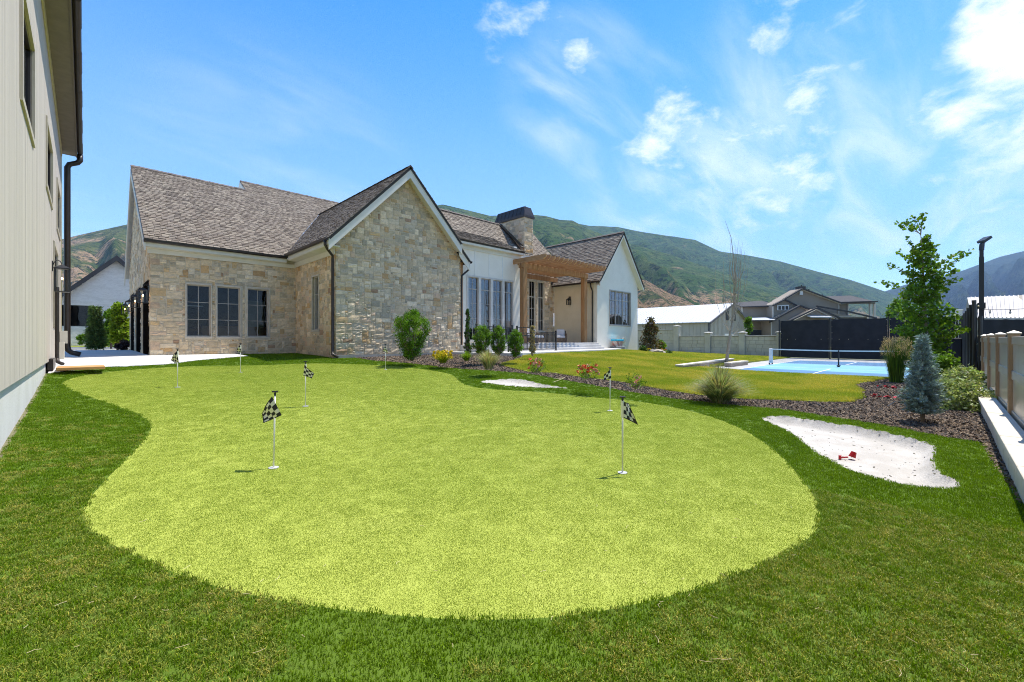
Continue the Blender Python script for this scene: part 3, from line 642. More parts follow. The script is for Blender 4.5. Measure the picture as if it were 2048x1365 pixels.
def lantern(loc, nrm, label, wd=.30, h=.50, candles=3, group='lanterns by the garage doors', lit=True):
    """black box lantern on a wall bracket; loc = wall point at the lantern's middle, nrm = outward"""
    nrm = Vector(nrm); loc = Vector(loc); out = .05 + wd / 2; c = loc + nrm * out
    t = thing('wall_lantern', loc, label, 'lantern', group); sd = nrm.cross(Z3); a = wd / 2
    b = MB(); b.box(loc - sd * .06 - nrm * .0 + Z3 * (h * .38), loc + sd * .06 + nrm * .025 + Z3 * (h * .38 + .28)); b.build('back_plate', M_black, t)
    pts = [loc + nrm * .02 + Z3 * (h * .5 + .1)] + [loc + nrm * (.02 + (out - .02) * k / 8) + Z3 * (h * .5 + .12 + .12 * math.sin(math.pi * k / 8 * .95)) for k in range(1, 9)]
    b = MB(); b.tube(pts, .011, 6); b.tube([pts[-1], c + Z3 * (h * .5 + .02)], .008, 6); b.build('bracket', M_black, t)
    b = MB()
    for x in (-1, 1):
        for y in (-1, 1): p = c + nrm * (a * .93 * x) + sd * (a * .93 * y); b.box(p - Vector((.017, .017, h / 2)), p + Vector((.017, .017, h / 2)))
    b.box(c - Vector((a, a, h / 2 + .02)), c + Vector((a, a, -h / 2))); b.box(c + Vector((-a, -a, h / 2)), c + Vector((a, a, h / 2 + .018)))
    k = a * 1.14; z = h / 2 + .018; b.add([c + Vector((-k, -k, z)), c + Vector((k, -k, z)), c + Vector((k, k, z)), c + Vector((-k, k, z)), c + Vector((-.04, -.04, z + .09)), c + Vector((.04, -.04, z + .09)), c + Vector((.04, .04, z + .09)), c + Vector((-.04, .04, z + .09))], [(3, 2, 1, 0), (4, 5, 6, 7), (0, 1, 5, 4), (1, 2, 6, 5), (2, 3, 7, 6), (3, 0, 4, 7)])
    b.tube([c + Z3 * (z + .09), c + Z3 * (z + .13)], [.03, .012], 8); b.build('cage', M_black, t)
    b = MB()
    e = a * .9
    for q in (((-e, -e), (e, -e)), ((e, -e), (e, e)), ((e, e), (-e, e)), ((-e, e), (-e, -e))):
        b.add([c + Vector((q[0][0], q[0][1], -h / 2)), c + Vector((q[1][0], q[1][1], -h / 2)), c + Vector((q[1][0], q[1][1], h / 2)), c + Vector((q[0][0], q[0][1], h / 2))], [(0, 1, 2, 3)])
    b.build('glass', glassmat('lamp_glass', (.95, .95, .95), .97, .25), t)
    M_c = mat('candle', [(.75, .70, .58)], .5)
    for k in range(candles):
        p = c + sd * ((k - (candles - 1) / 2) * wd * .22) ; b = MB(); b.tube([p - Z3 * (h / 2), p + Z3 * (h * .02)], .012, 6); cd = b.build('candle', M_c, t)
        b = MB(); b.ball(p + Z3 * (h * .02 + .035), (.017, .017, .038), 6, 5); b.build('bulb', emit('warm_bulb', (1.0, .55, .16), 22) if lit else mat('bulb_off', [(.6, .58, .5)], .3), cd)
    return t
def gutter(parent, p, q, out, m=M_bronze, r=.065):
    p = Vector(p); q = Vector(q); o = Vector(out); b = MB(); prof = [(0, .06), (0, -.03), (.03, -.065), (.08, -.065), (.115, -.03), (.125, .06), (.11, .06), (.10, -.025), (.075, -.05), (.035, -.05), (.015, -.02), (.015, .06)]
    n = len(prof); vs = [e + o * a + Z3 * z for e in (p, q) for a, z in prof]
    b.add(vs, [(i, (i + 1) % n, n + (i + 1) % n, n + i) for i in range(n)] + [tuple(range(n)), tuple(range(2 * n - 1, n - 1, -1))]); return b.build('gutter', m, parent)

# ------------------------------------------------------------------ the stone house
house = thing('stone_house', (10.7, 20, .8), 'large stone and white house with steep shingled gables beyond the putting green', 'house')
ZB = .72
# garage end wall (faces -Y)
fg = Frame((0, GARY, 0), (1, 0, 0), (0, -1, 0)); wing_w = 1.92
gw = [(3.08, 3.93, 1.62, 3.85), (4.17, 5.05, 1.62, 3.85), (5.35, 6.22, 1.62, 3.85)]
b = MB(); slab_wall(b, fg, 1.92, WINGX, ZB - .2, 5.42, gw, -.3, 0); w1 = b.build('garage_end_wall', M_mortar, house)
stones(fg, 1.885, WINGX, ZB, lambda u: 5.30, [(a - .05, b_ + .05, c - .12, d + .08) for a, b_, c, d in gw], w1)
for a, b_, c, d in gw:
    b = MB(); fg.box(b, a - .05, a, c - .02, d + .08, -.02, .05); fg.box(b, b_, b_ + .05, c - .02, d + .08, -.02, .05); fg.box(b, a, b_, d, d + .08, -.02, .048); b.build('window_surround', M_stonetrim, house)
    window(house, fg, a, b_, c, d, 2, (2.36, 3.10))
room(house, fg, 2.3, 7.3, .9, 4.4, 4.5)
b = MB(); b.box((4.0, 25.2, .9), (6.8, 25.8, 2.15)); b.build('cabinet', mat('cabinet_wood', [(.42, .24, .12)], .7), house)
b = MB(); b.box((2.5, 25.6, .9), (3.5, 25.7, 3.6)); b.box((2.6, 24.2, 3.0), (3.9, 24.3, 3.05)); b.build('inner_door', mat('inner_white', [(.7, .72, .7)], .7), house)
b = MB(); b.box((5.9, 26.6, 1.6), (7.1, 26.7, 3.6)); b.build('inner_panel', mat('inner_green', [(.35, .42, .33)], .7), house)
# garage door wall (faces -X) with three doors
fd = Frame((1.92, 0, 0), (0, 1, 0), (-1, 0, 0)); doors = [(23.35, 26.2, .7, 4.05), (27.1, 29.9, .7, 4.05), (31.0, 33.5, .7, 4.05)]
def gtop(y): return min(5.35 + .68 * (y - 22.4), 10.3, 5.3 + (34.5 - y) * 1.03)
b = MB(); slab_wall(b, fd, GARY + .302, 34.2, ZB - .2, 5.3, doors, -.28, 0)
b.prism([(1.92, 22.77, 5.302), (1.92, 34.2, 5.302), (1.92, 29.7, 10.2)], (.25, 0, 0)); w2 = b.build('garage_door_wall', M_mortar, house)
stones(fd, GARY - .0, 34.2, ZB + .1, lambda u: gtop(u) - .1, [(a - .02, b_ + .02, c - .2, d + .02) for a, b_, c, d in doors], w2, cu=.12, cz=.12)
M_gd = mat('garage_door', [(.016, .013, .011), (.022, .018, .015)], .9, 2, stretch=(1, 1, 8), spec=.05)
for a, b_, c, d in doors:
    b = MB(); fd.box(b, a, b_, c, d, -.28, -.24); o = b.build('garage_door', M_gd, house)
    b = MB(); fd.box(b, a, a + .03, c, d - .031, -.239, -.005); fd.box(b, b_ - .03, b_, c, d - .031, -.239, -.005); fd.box(b, a, b_, d - .03, d, -.239, -.005); b.build('door_jamb', M_gd, o)
    for k in range(5): 
        b = MB(); fd.box(b, a + .05, b_ - .05, c + .05 + k * .65, c + .65 + k * .65 - .03, -.238, -.215); b.build('door_panel', M_gd, o)
# wing: left wall faces -X, gable wall faces -Y
fl = Frame((WINGX, 0, 0), (0, 1, 0), (-1, 0, 0)); ww = [(19.75, 20.5, 1.93, 4.35)]
b = MB(); slab_wall(b, fl, WALLY + .302, GARY, ZB - .2, 5.5, ww, -.3, 0); w3 = b.build('wing_side_wall', M_mortar, house)
stones(fl, WALLY - .035, GARY, ZB + .02, lambda u: 5.40, [(a - .05, b_ + .05, c - .12, d + .05) for a, b_, c, d in ww], w3, warm=1.03)
window(house, fl, *ww[0], 2, (2.75, 3.55)); room(house, fl, 19.2, 21.2, 1.2, 4.6, 2.5)
b = MB(); fl.box(b, 19.7, 19.75, 1.9, 4.41, -.02, .05); fl.box(b, 20.5, 20.55, 1.9, 4.41, -.02, .05); fl.box(b, 19.75, 20.5, 4.35, 4.41, -.02, .048); b.build('window_surround', M_stonetrim, house)
fw_ = Frame((0, WALLY, 0), (1, 0, 0), (0, -1, 0)); APX, APZ, SL = 10.72, 9.5, 1.035
def wtop(x): return APZ - .1 - SL * abs(x - APX)
b = MB(); fw_.box(b, WINGX, 13.98, ZB - .02, 5.8, -.3, 0); b.prism([(WINGX, WALLY, 5.802), (13.98, WALLY, 5.802), (APX, WALLY, 9.25)], (0, .3, 0)); w4 = b.build('wing_gable_wall', M_mortar, house)
stones(fw_, WINGX - .035, 14.01, ZB + .12, lambda u: wtop(u) - .28, [], w4, warm=1.0)
b = MB(); fw_.box(b, WINGX - .02, 14.0, .2, ZB + .10, -.28, .035); fl.box(b, WALLY + .3, GARY, .2, ZB - .0, -.28, .02); b.build('foundation', mat('foundation', [(.26, .24, .21), (.34, .32, .28)], .9, 2, .004, fine=.1), house)
b = MB(); b.box((13.70, WALLY + .3, ZB), (13.98, 21, 6.4)); b.build('wing_far_wall', M_mortar, house)
# wing roof: two slopes, ridge along Y
s_ = math.hypot(1, SL); yf = 17.45; yb = 31.0
EX = 6.95; ez = APZ - SL * (APX - EX); Lr = (APX - EX) * s_
roof('wing_roof', house, (EX, yf, ez), (0, 1, 0), (1, 0, SL), [(0, 0), (yb - yf, 0), (yb - yf, Lr), (0, Lr)], M_deck)
EXR = 13.72; Lr2 = (EXR - APX) * s_
roof('wing_roof', house, (EXR, yf, APZ - SL * (EXR - APX)), (0, 1, 0), (-1, 0, SL), [(0, 0), (11, 0), (11, Lr2), (0, Lr2)], M_deck)
roof('porch_roof', house, (14.45, yf + .22, APZ - SL * (14.45 - APX) - .02), (0, 1, 0), (-1, 0, SL), [(0, 0), (.9, 0), (.9, .76 * s_), (0, .76 * s_)], M_deck)
def rake(a, c, w_=.26, th=.05, m=M_cream, off=.0):
    a = Vector(a); c = Vector(c); b = MB(); b.bar(a, c, th, w_, c=None); return b
def rakeboards(pts, yfront, th, w1_=.24, name='rake_board', m=M_cream, drop=.17):
    """boards in the plane y = yfront following the roofline points (x, z)"""
    for (x0, z0), (x1, z1) in zip(pts[:-1], pts[1:]):
        b = MB(); b.prism([(x0, yfront, z0 - drop), (x1, yfront, z1 - drop), (x1, yfront, z1 - drop - w1_ * 1.45), (x0, yfront, z0 - drop - w1_ * 1.45)], (0, th, 0)); o = b.build(name, m, house)
        b = MB(); b.prism([(x0, yfront - .02, z0 - .01), (x1, yfront - .02, z1 - .01), (x1, yfront - .02, z1 - drop), (x0, yfront - .02, z0 - drop)], (0, th, 0)); b.build('drip_edge', M_cream, o)
EXL = 6.98
rakeboards([(EXL, APZ - SL * (APX - EXL)), (APX, APZ), (13.75, APZ - SL * (13.75 - APX))], yf + .03, .05)
rakeboards([(13.75, APZ - SL * (13.75 - APX) - .02), (14.44, APZ - SL * (14.44 - APX) - .02)], yf + .26, .05)
b = MB()                                              # rake soffit
for sgn, x1 in ((-1, EXL), (1, 13.75)):
    b.prism([(APX, yf + .08, APZ - .32), (x1, yf + .08, APZ - SL * abs(x1 - APX) - .32), (x1, WALLY + .05, APZ - SL * abs(x1 - APX) - .32), (APX, WALLY + .05, APZ - .32)], (0, 0, .03))
b.build('rake_soffit', M_cream, house)
b = MB(); b.box((EX + .02, yf + .08, ez - .30), (WINGX, GARY - .35, ez - .27)); b.box((EX + .0, yf + .05, ez - .27), (EX + .03, GARY - .45, ez - .03)); b.box((WINGX - .08, WALLY + .0, ez - .55), (WINGX - .04, GARY - .05, ez - .31)); b.build('eave_soffit', M_cream, house)
b = MB(); b.box((1.78, 22.5, 5.20), (WINGX - .5, GARY, 5.23)); b.box((1.72, 22.46, 5.22), (WINGX - .5, 22.49, 5.48)); b.box((1.8, GARY - .07, 5.0), (WINGX - .06, GARY - .042, 5.195)); b.build('eave_soffit', M_cream, house)
gutter(house, (1.66, 22.46, 5.44), (EX - .02, 22.46, 5.44), (0, -1, 0))
gutter(house, (EX, yf + .0, ez - .06), (EX, 22.5, ez - .06), (-1, 0, 0))
b = MB(); b.tube([(EX - .07, yf + .18, ez - .1), (EX - .07, yf + .18, ez - .28), (EX + .05, yf + .25, ez - .42), (WINGX - .14, WALLY + .02, ez - .62), (WINGX - .12, WALLY + .06, ez - .8), (WINGX - .12, WALLY + .06, 1.05), (WINGX - .16, WALLY - .02, .88), (WINGX - .05, WALLY - .28, .76)], .055, 10); b.build('downspout', M_bronze, house, smooth=True)
gutter(house, (14.45, yf + .2, APZ - SL * (14.45 - APX) - .07), (14.45, 18.35, APZ - SL * (14.45 - APX) - .07), (1, 0, 0))
b = MB(); b.tube([(14.52, yf + .4, 5.5), (14.50, yf + .42, 5.2), (14.1, yf + .5, 4.85), (14.08, yf + .5, 4.6), (14.08, yf + .5, 1.2), (14.12, yf + .4, .95)], .05, 10); b.build('downspout', M_bronze, house, smooth=True)
M_wood = mat('cedar', [(.32, .165, .065), (.40, .22, .095), (.22, .11, .045)], .65, 3, .004, 20, stretch=(3, 3, .35), fine=.12)
b = MB(); b.box((13.99, WALLY - .0, .85), (14.17, WALLY + .2, 5.55)); b.build('timber_post', M_wood, house)
# garage roof (front slope with the higher ridge behind) and its gable rake towards the drive
SG = .68; sg = math.hypot(1, SG)
X0 = 1.70
roof('garage_roof', house, (X0, 22.4, 5.5), (1, 0, 0), (0, 1, SG), [(0, 0), (13, 0), (13, 8.6 * sg), (5.2, 8.6 * sg), (5.2, 7.3 * sg), (0, 7.3 * sg)], M_deck)
b = MB(); b.prism([(X0, 29.7, 10.46), (6.9, 29.7, 10.46), (6.9, 34.6, 5.2), (X0, 34.6, 5.2)], (0, 0, -.1)); b.prism([(6.9, 31, 11.34), (14.7, 31, 11.34), (14.7, 39, 5.6), (6.9, 39, 5.6)], (0, 0, -.1)); b.build('garage_rear_roof', M_shingle, house)
for k in range(24):
    pass
b = MB()
b.prism([(X0 - .02, 22.42, 5.36), (X0 - .02, 29.7, 10.31), (X0 - .02, 29.7, 9.99), (X0 - .02, 22.42, 5.06)], (.05, 0, 0)); b.prism([(X0 - .02, 29.7, 10.31), (X0 - .02, 34.6, 5.05), (X0 - .02, 34.6, 4.7), (X0 - .02, 29.7, 9.95)], (.05, 0, 0)); b.build('rake_board', M_cream, house)
b = MB(); b.prism([(6.86, 29.6, 10.38), (6.86, 31.0, 11.30), (6.86, 32.4, 10.2)], (.06, 0, 0)); b.build('gable_end', M_cream, house)
def ridge(p, q, r=.09):
    b = MB(); p = Vector(p); q = Vector(q); L = (q - p).length; n = max(1, int(L / .3)); d = (q - p) / n; sd = d.cross(Z3).normalized()
    for i in range(n):
        a = p + d * i; c = p + d * (i + 1.08); u_ = .012 + .01 * (i % 2); k = random.uniform(.7, 1.1); cc = (.16 * k, .135 * k, .12 * k)
        for s2 in (-1, 1): b.add([a + Z3 * (u_ + .05), c + Z3 * (u_ * .3 + .05), c + sd * s2 * .15 + Z3 * (u_ * .3 - .07), a + sd * s2 * .15 + Z3 * (u_ - .07)], [(0, 1, 2, 3)], cc); b.add([a + Z3 * (u_ + .05), a + sd * s2 * .15 + Z3 * (u_ - .07), a + sd * s2 * .15 + Z3 * (u_ - .10), a + Z3 * (u_ + .02)], [(0, 1, 2, 3)], cc)
    b.build('ridge_cap', M_shingle, house, kind='stuff' if False else None)
ridge((X0, 29.7, 10.48), (6.9, 29.7, 10.48)); ridge((6.88, 31, 11.36), (14.7, 31, 11.36)); ridge((APX, yf, APZ + .02), (APX, yb - 1.0, APZ + .02))
b = MB(); b.bar((EX + .25, 22.65, 5.75), (APX - .1, 28.2, 9.46), .22, .02); b.build('valley_flashing', mat('flashing', [(.45, .44, .43)], .35, 3, metal=.6), house)
# white section with its four tall windows
fwh = Frame((0, 18.4, 0), (1, 0, 0), (0, -1, 0)); WHR = 18.96
whw = [(14.89, 15.62, 1.45, 4.94), (15.81, 16.53, 1.45, 4.94), (16.71, 17.45, 1.45, 4.94), (17.63, 18.34, 1.45, 4.94)]
M_white = mat('white_stucco', [(.77, .715, .605), (.81, .755, .645)], .8, 1.5, .003, 60, fine=.03)
b = MB(); slab_wall(b, fwh, 14.0, WHR, .7, 6.62, [(14.84, 18.39, 1.45, 4.99)], -.25, 0); b.box((18.72, 18.652, .7), (18.96, 20.9, 7.2)); b.build('white_wall', M_white, house)
M_batten = mat('white_batten', [(.76, .75, .72)], .7)
for x in (14.3, 15.35, 16.4, 17.45, 18.5):
    b = MB(); fwh.box(b, x, x + .035, 5.02, 6.6, .0, .016); b.build('batten', M_batten, house)
b = MB(); fwh.box(b, 14.0, WHR + .06, 6.40, 6.70, .002, .06); fwh.box(b, 14.0, WHR + .1, 6.62, 6.80, .05, .30); b.build('frieze_board', M_cream, house)
b = MB()
for a in (14.79, 15.62, 16.53, 17.45, 18.34): fwh.box(b, a, a + (.1 if a in (14.79, 18.34) else .19 if a != 17.45 else .18), 1.45, 4.94, -.06, .03)
fwh.box(b, 14.79, 18.44, 4.94, 5.03, -.06, .035); fwh.box(b, 14.79, 18.44, 1.36, 1.45, -.06, .05); b.build('window_casing', mat('casing', [(.60, .57, .52)], .6), house)
M_curt = leafmat('curtain', (.62, .64, .66), (.72, .73, .75), .35, .9)
for i, (a, b_, c, d) in enumerate(whw):
    window(house, fwh, a, b_, c, d, 2, (2.65, 3.5, 4.28), transom=4.28, sill=False, glass=M_glass2, inset=.08, curtain=(M_curt, [(0, .45)] if i == 0 else [(.45, .8)] if i == 1 else [(.05, .35)] if i == 2 else [(.1, .95)]))
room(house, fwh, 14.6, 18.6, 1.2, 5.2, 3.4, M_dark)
# recess: stone back wall with tall windows, beige side wall
fb = Frame((0, 20.9, 0), (1, 0, 0), (0, -1, 0)); bw = [(21.45, 22.15, 2.1, 5.7), (22.5, 23.16, 2.1, 5.7), (23.46, 24.1, 2.1, 5.7)]
b = MB(); slab_wall(b, fb, 18.96, 25.2, .9, 7.15, bw, -.25, 0); w5 = b.build('patio_stone_wall', M_mortar, house)
stones(fb, 18.97, 25.19, 1.27, lambda u: 7.0, [(a - .05, b_ + .05, c - .1, d + .06) for a, b_, c, d in bw], w5, cu=.13, cz=.11)
for w_ in bw: window(house, fb, *w_, 2, (2.9, 3.72, 4.55), transom=4.55, m=M_cream, curtain=(M_curt, [(.3, .75)]) if w_[0] > 23 else None)
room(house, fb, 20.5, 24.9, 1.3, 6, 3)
M_beige = mat('beige_stucco', [(.70, .60, .42), (.74, .64, .46)], .85, 1.5, .004, 70, fine=.03)
BX, GY = 25.2, 17.0
b = MB(); b.box((BX, GY + .252, 1.3), (BX + .25, 20.85, 5.5)); b.build('beige_wall', M_beige, house)
b = MB(); b.box((BX - .015, GY + .3, .6), (BX + .25, 20.85, 1.298)); b.build('stucco_plinth', mat('plinth', [(.42, .38, .31)], .9), house)
fr_ = Frame((0, GY, 0), (1, 0, 0), (0, -1, 0)); rw = [(26.76, 29.62, 2.55, 5.0)]
M_wgab = mat('white_gable_stucco', [(.75, .695, .585), (.79, .735, .625)], .8, 1.5, .003, 60, fine=.03)
b = MB(); slab_wall(b, fr_, BX, 30.75, .45, 5.75, rw, -.25, 0); b.prism([(BX, GY, 5.752), (30.9, GY, 5.752), (28.0, GY, 9.2)], (0, .25, 0)); b.box((30.5, GY + .252, .5), (30.74, 22, 5.6)); b.build('white_gable_wall', M_wgab, house)
fx = [26.76, 27.63, 28.64, 29.62]
b = MB(); fr_.box(b, 26.70, 29.68, 5.0, 5.07, -.05, .03); fr_.box(b, 26.70, 29.68, 2.47, 2.55, -.05, .05); fr_.box(b, 26.69, 26.76, 2.55, 5.0, -.05, .03); fr_.box(b, 29.62, 29.69, 2.55, 5.0, -.05, .03); b.build('window_casing', M_taupe, house)
for a, c in ((26.76, 27.66), (27.68, 28.64), (28.66, 29.62)): window(house, fr_, a, c, 2.55, 5.0, 2, (3.3, 4.35), transom=4.35, sill=False, glass=M_glass2)
room(house, fr_, 26.5, 29.8, 1.4, 5.2, 3)
# right gable roof
S2 = 1.24; s2 = math.hypot(1, S2); GX = 28.05; GZ = 9.35; gy0 = 16.6; ex = 24.95; ez2 = GZ - S2 * (GX - ex)
roof('gable_roof', house, (ex, gy0, ez2), (0, 1, 0), (1, 0, S2), [(0, 0), (4.25, 0), (4.3, .9 * s2), (6.1, 2.3 * s2), (7.5, (GX - ex) * s2), (0, (GX - ex) * s2)], M_deck)
roof('gable_roof', house, (31.1, gy0, GZ - S2 * (31.1 - GX)), (0, 1, 0), (-1, 0, S2), [(0, 0), (6, 0), (6, (31.1 - GX) * s2), (0, (31.1 - GX) * s2)], M_deck)
rakeboards([(ex + .02, ez2), (GX, GZ), (31.08, GZ - S2 * (31.08 - GX))], gy0 + .02, .05, .16, drop=.13)
b = MB()
for x1 in (ex + .05, 31.0): b.prism([(GX, gy0 + .07, GZ - .34), (x1, gy0 + .07, GZ - S2 * abs(x1 - GX) - .34), (x1, GY + .02, GZ - S2 * abs(x1 - GX) - .34), (GX, GY + .02, GZ - .34)], (0, 0, .03))
b.build('rake_soffit', M_cream, house)
ridge((GX, gy0, GZ + .02), (GX, 24.1, GZ + .02))
gutter(house, (ex, gy0, ez2 - .05), (ex, 20.8, ez2 - .05), (-1, 0, 0)); gutter(house, (31.1, gy0, ez2 - .05), (31.1, 21, ez2 - .05), (1, 0, 0))
b = MB(); b.bar((ex, 20.87, ez2 + .05), (ex + .95, 20.92, ez2 + .95 * S2 + .05), .10, .34); b.build('rake_flashing', M_bronze, house)
b = MB(); b.tube([(ex - .05, 17.35, ez2 - .12), (ex - .03, 17.35, ez2 - .35), (BX - .07, 17.35, ez2 - .65), (BX - .07, 17.35, 1.25), (BX - .1, 17.3, 1.05), (BX - .05, 16.9, .93)], .05, 8); b.build('downspout', M_bronze, house, smooth=True)
# main roof, shed over the white section, chimney
SM = 1.05; sm = math.hypot(1, SM); RY, RZ = 22.5, 9.69
yj = 20.95; zj = RZ - SM * (RY - yj)
roof('main_roof', house, (12.6, 20.2, RZ - SM * 2.3), (1, 0, 0), (0, 1, SM), [(0, 0), (11.95, 0), (11.95, 2.3 * sm), (0, 2.3 * sm)], M_deck)
ssh = (zj - 6.80) / (yj - 18.05); lsh = math.hypot(yj - 18.05, zj - 6.80)
roof('shed_roof', house, (12.9, 18.05, 6.82), (1, 0, 0), (0, yj - 18.05, zj - 6.80), [(0, 0), (6.15, 0), (6.15, lsh), (0, lsh)], M_deck)
b = MB(); b.prism([(12.6, RY, RZ), (24.5, RY, RZ), (24.5, 27.5, 4.6), (12.6, 27.5, 4.6)], (0, 0, -.1)); b.build('main_rear_roof', M_shingle, house)
ridge((12.6, RY, RZ + .02), (24.5, RY, RZ + .02))
b = MB(); b.box((18.98, 20.22, 7.05), (24.5, 20.9, 7.12)); b.box((18.98, 20.18, 7.0), (24.5, 20.21, 7.26)); b.build('eave_soffit', M_cream, house)
b = MB(); b.prism([(WHR + .02, 18.1, 6.6), (WHR + .02, 20.9, 6.6), (WHR + .02, 20.9, 8.0), (WHR + .02, 18.1, 6.75)], (.03, 0, 0)); b.build('shed_cheek', M_cream, house)
CX, CY = 21.3, 20.25
b = MB(); b.box((CX, CY, 7.4), (CX + .85, 23.1, 9.93)); ch_ = b.build('chimney', M_mortar, house)
fc1 = Frame((CX, 0, 0), (0, 1, 0), (-1, 0, 0)); fc2 = Frame((0, CY, 0), (1, 0, 0), (0, -1, 0))
stones(fc1, CY - .03, 23.1, 7.55, lambda u: 9.86, [], ch_, cu=.13, cz=.11); stones(fc2, CX - .03, CX + .87, 7.45, lambda u: 9.86, [], ch_, cu=.13, cz=.11)
b = MB(); e = .10; cb = [(CX - e, CY - e), (CX + .85 + e, CY - e), (CX + .85 + e, 23.1 + e), (CX - e, 23.1 + e)]
levels = [(0, 9.86), (.0, 10.0), (.02, 10.005), (.07, 10.2), (.14, 10.42), (.19, 10.62)]
rings = [[(x + (k_ if i in (0, 3) else -k_), y + (k_ if i < 2 else -k_), z) for i, (x, y) in enumerate(cb)] for k_, z in levels]; vs = sum(rings, [])
b.add(vs, [(r_ * 4 + i, r_ * 4 + (i + 1) % 4, r_ * 4 + 4 + (i + 1) % 4, r_ * 4 + 4 + i) for r_ in range(len(levels) - 1) for i in range(4)] + [(20, 21, 22, 23), (3, 2, 1, 0)])
cap = b.build('chimney_cap', mat('cap_metal', [(.045, .038, .036), (.06, .05, .048)], .4, 3, metal=.5), house)
for k in range(8):
    y = CY - .05 + k * (23.15 - CY) / 7.5; b = MB(); b.tube([(CX - e + .015, y, 10.0), (CX - e + .06, y, 10.2), (CX - e + .13, y, 10.42), (CX - e + .18, y, 10.62)], .014, 4); b.build('standing_seam', M_bronze, cap)
b = MB(); b.bar((CX - .18, CY - .1, 7.72), (CX - .18, 22.45, 9.70), .38, .03); b.build('step_flashing', M_bronze, house)
# patio, steps
M_pav = mat('patio_concrete', [(.46, .44, .41), (.55, .53, .50)], .85, 1.5, .002, 60, fine=.08)
b = MB(); b.bev((18.98, 16.85, .6), (25.18, 20.88, 1.27), .02); b.build('patio', M_pav, kind='structure')
for k, (x0, x1) in enumerate(((18.3, 24.9), (17.6, 24.7))):
    b = MB(); b.bev((x0, 16.84 - .38 * (k + 1), .6), (x1, 16.84 - .38 * k, 1.27 - .137 * (k + 1)), .015); b.build('patio_step', M_pav, kind='structure')
b = MB(); b.bev((13.99, 16.2, .6), (17.5, 18.15, 1.2), .02); b.build('terrace', M_pav, kind='structure')
flush_pieces(STONES, 'stone', M_stone, house, 'stonework'); flush_pieces(SHINGLES, 'shingle', M_shingle, house, 'shingle_field')
# lanterns
for (y, s) in ((22.93, 'nearest, beside the corner of the stone wall'), (26.65, 'second from the stone corner'), (30.45, 'third from the stone corner'), (33.9, 'farthest, beyond the last garage door')):
    lantern((1.88, y, 3.23), (-1, 0, 0), 'lit black lantern of the garage row, ' + s, .30, .48)
lantern((BX, 19.35, 4.2), (-1, 0, 0), 'small square lantern on the beige wall above the armchair', .24, .36, 1, None, False)
# pergola
pg = thing('pergola', (21.5, 17.6, 1.27), 'cedar pergola of long rafters on posts over the patio', 'pergola')
for x in (18.45, 24.5):
    b = MB(); b.bev((x - .16, 17.45, 1.27), (x + .16, 17.77, 5.72), .01); b.build('post', M_wood, pg)
b = MB(); b.bev((18.2, 17.43, 5.72), (24.75, 17.56, 6.02), .01); b.build('beam', M_wood, pg); b = MB(); b.bev((18.2, 17.66, 5.72), (24.75, 17.79, 6.02), .01); b.build('beam', M_wood, pg)
b = MB(); b.bev((18.99, 20.3, 5.72), (24.95, 20.45, 6.02), .01); b.build('beam', M_wood, pg)
M_wood2 = mat('cedar_light', [(.38, .205, .09), (.46, .27, .13), (.28, .15, .065)], .7, 3, .004, 20, stretch=(3, .35, 3), fine=.12)
for k in range(16):
    x = 18.4 + k * .40; b = MB(); b.prism([(x - .045, 15.8, 6.15), (x - .045, 15.8, 6.31), (x - .045, 20.2, 6.31), (x - .045, 20.2, 6.025), (x - .045, 16.0, 6.025)], (.09, 0, 0)); b.build('rafter', M_wood2, pg)
# railings
def railing(p, q, h, label, posts, nb=.11, r_top=.02, group='black metal railings in front of the patio'):
    p = Vector(p); q = Vector(q); t = thing('railing', p, label, 'railing', group); d = q - p; L = d.length; d = d / L; n = int(L / nb)
    for z in (h - .03, h - .18, .1): b = MB(); b.bar(p + Z3 * z, q + Z3 * z, .035, .03); b.build('rail', M_black, t)
    for k in range(1, n): a = p + d * (L * k / n); b = MB(); b.box(a + Vector((-.009, -.009, .1)), a + Vector((.009, .009, h - .03))); b.build('baluster', M_black, t)
    for u_, hh in posts:
        a = p + d * (L * u_); b = MB(); b.box(a + Vector((-.032, -.032, 0)), a + Vector((.032, .032, hh))); b.box(a + Vector((-.042, -.042, hh)), a + Vector((.042, .042, hh + .03))); b.box(a + Vector((-.07, -.07, 0)), a + Vector((.07, .07, .012))); b.build('post', M_black, t)
railing((14.3, 17.0, 1.2), (16.9, 17.0, 1.2), 1.0, 'black railing under the tall windows behind the round bushes', [(0, 1.05), (.46, 1.05), (1, 1.05)])
railing((14.95, 15.3, .86), (16.55, 15.4, .86), 1.0, 'low black railing between the third bush and the gate', [(0, 1.05)])
railing((16.95, 15.42, .86), (18.95, 15.55, .86), 1.06, 'black railing at the foot of the steps in front of the sofa', [(0, 1.1), (1, 1.1)])
t = thing('garden_gate', (16.0, 15.8, .86), 'tall narrow black metal gate left of the dry tree', 'gate')
b = MB(); b.box((15.98, 15.72, .86), (16.05, 15.79, 2.2)); b.box((16.72, 15.42, .86), (16.8, 15.5, 2.2)); b.build('post', M_black, t)
for z in (1.0, 1.7, 2.12): b = MB(); b.bar((16.03, 15.75, z), (16.76, 15.46, z), .035, .03); b.build('rail', M_black, t)
for k in range(1, 7): a = Vector((16.03, 15.75, 0)).lerp(Vector((16.76, 15.46, 0)), k / 7); b = MB(); b.box(a + Vector((-.009, -.009, 1.0)), a + Vector((.009, .009, 2.12))); b.build('baluster', M_black, t)
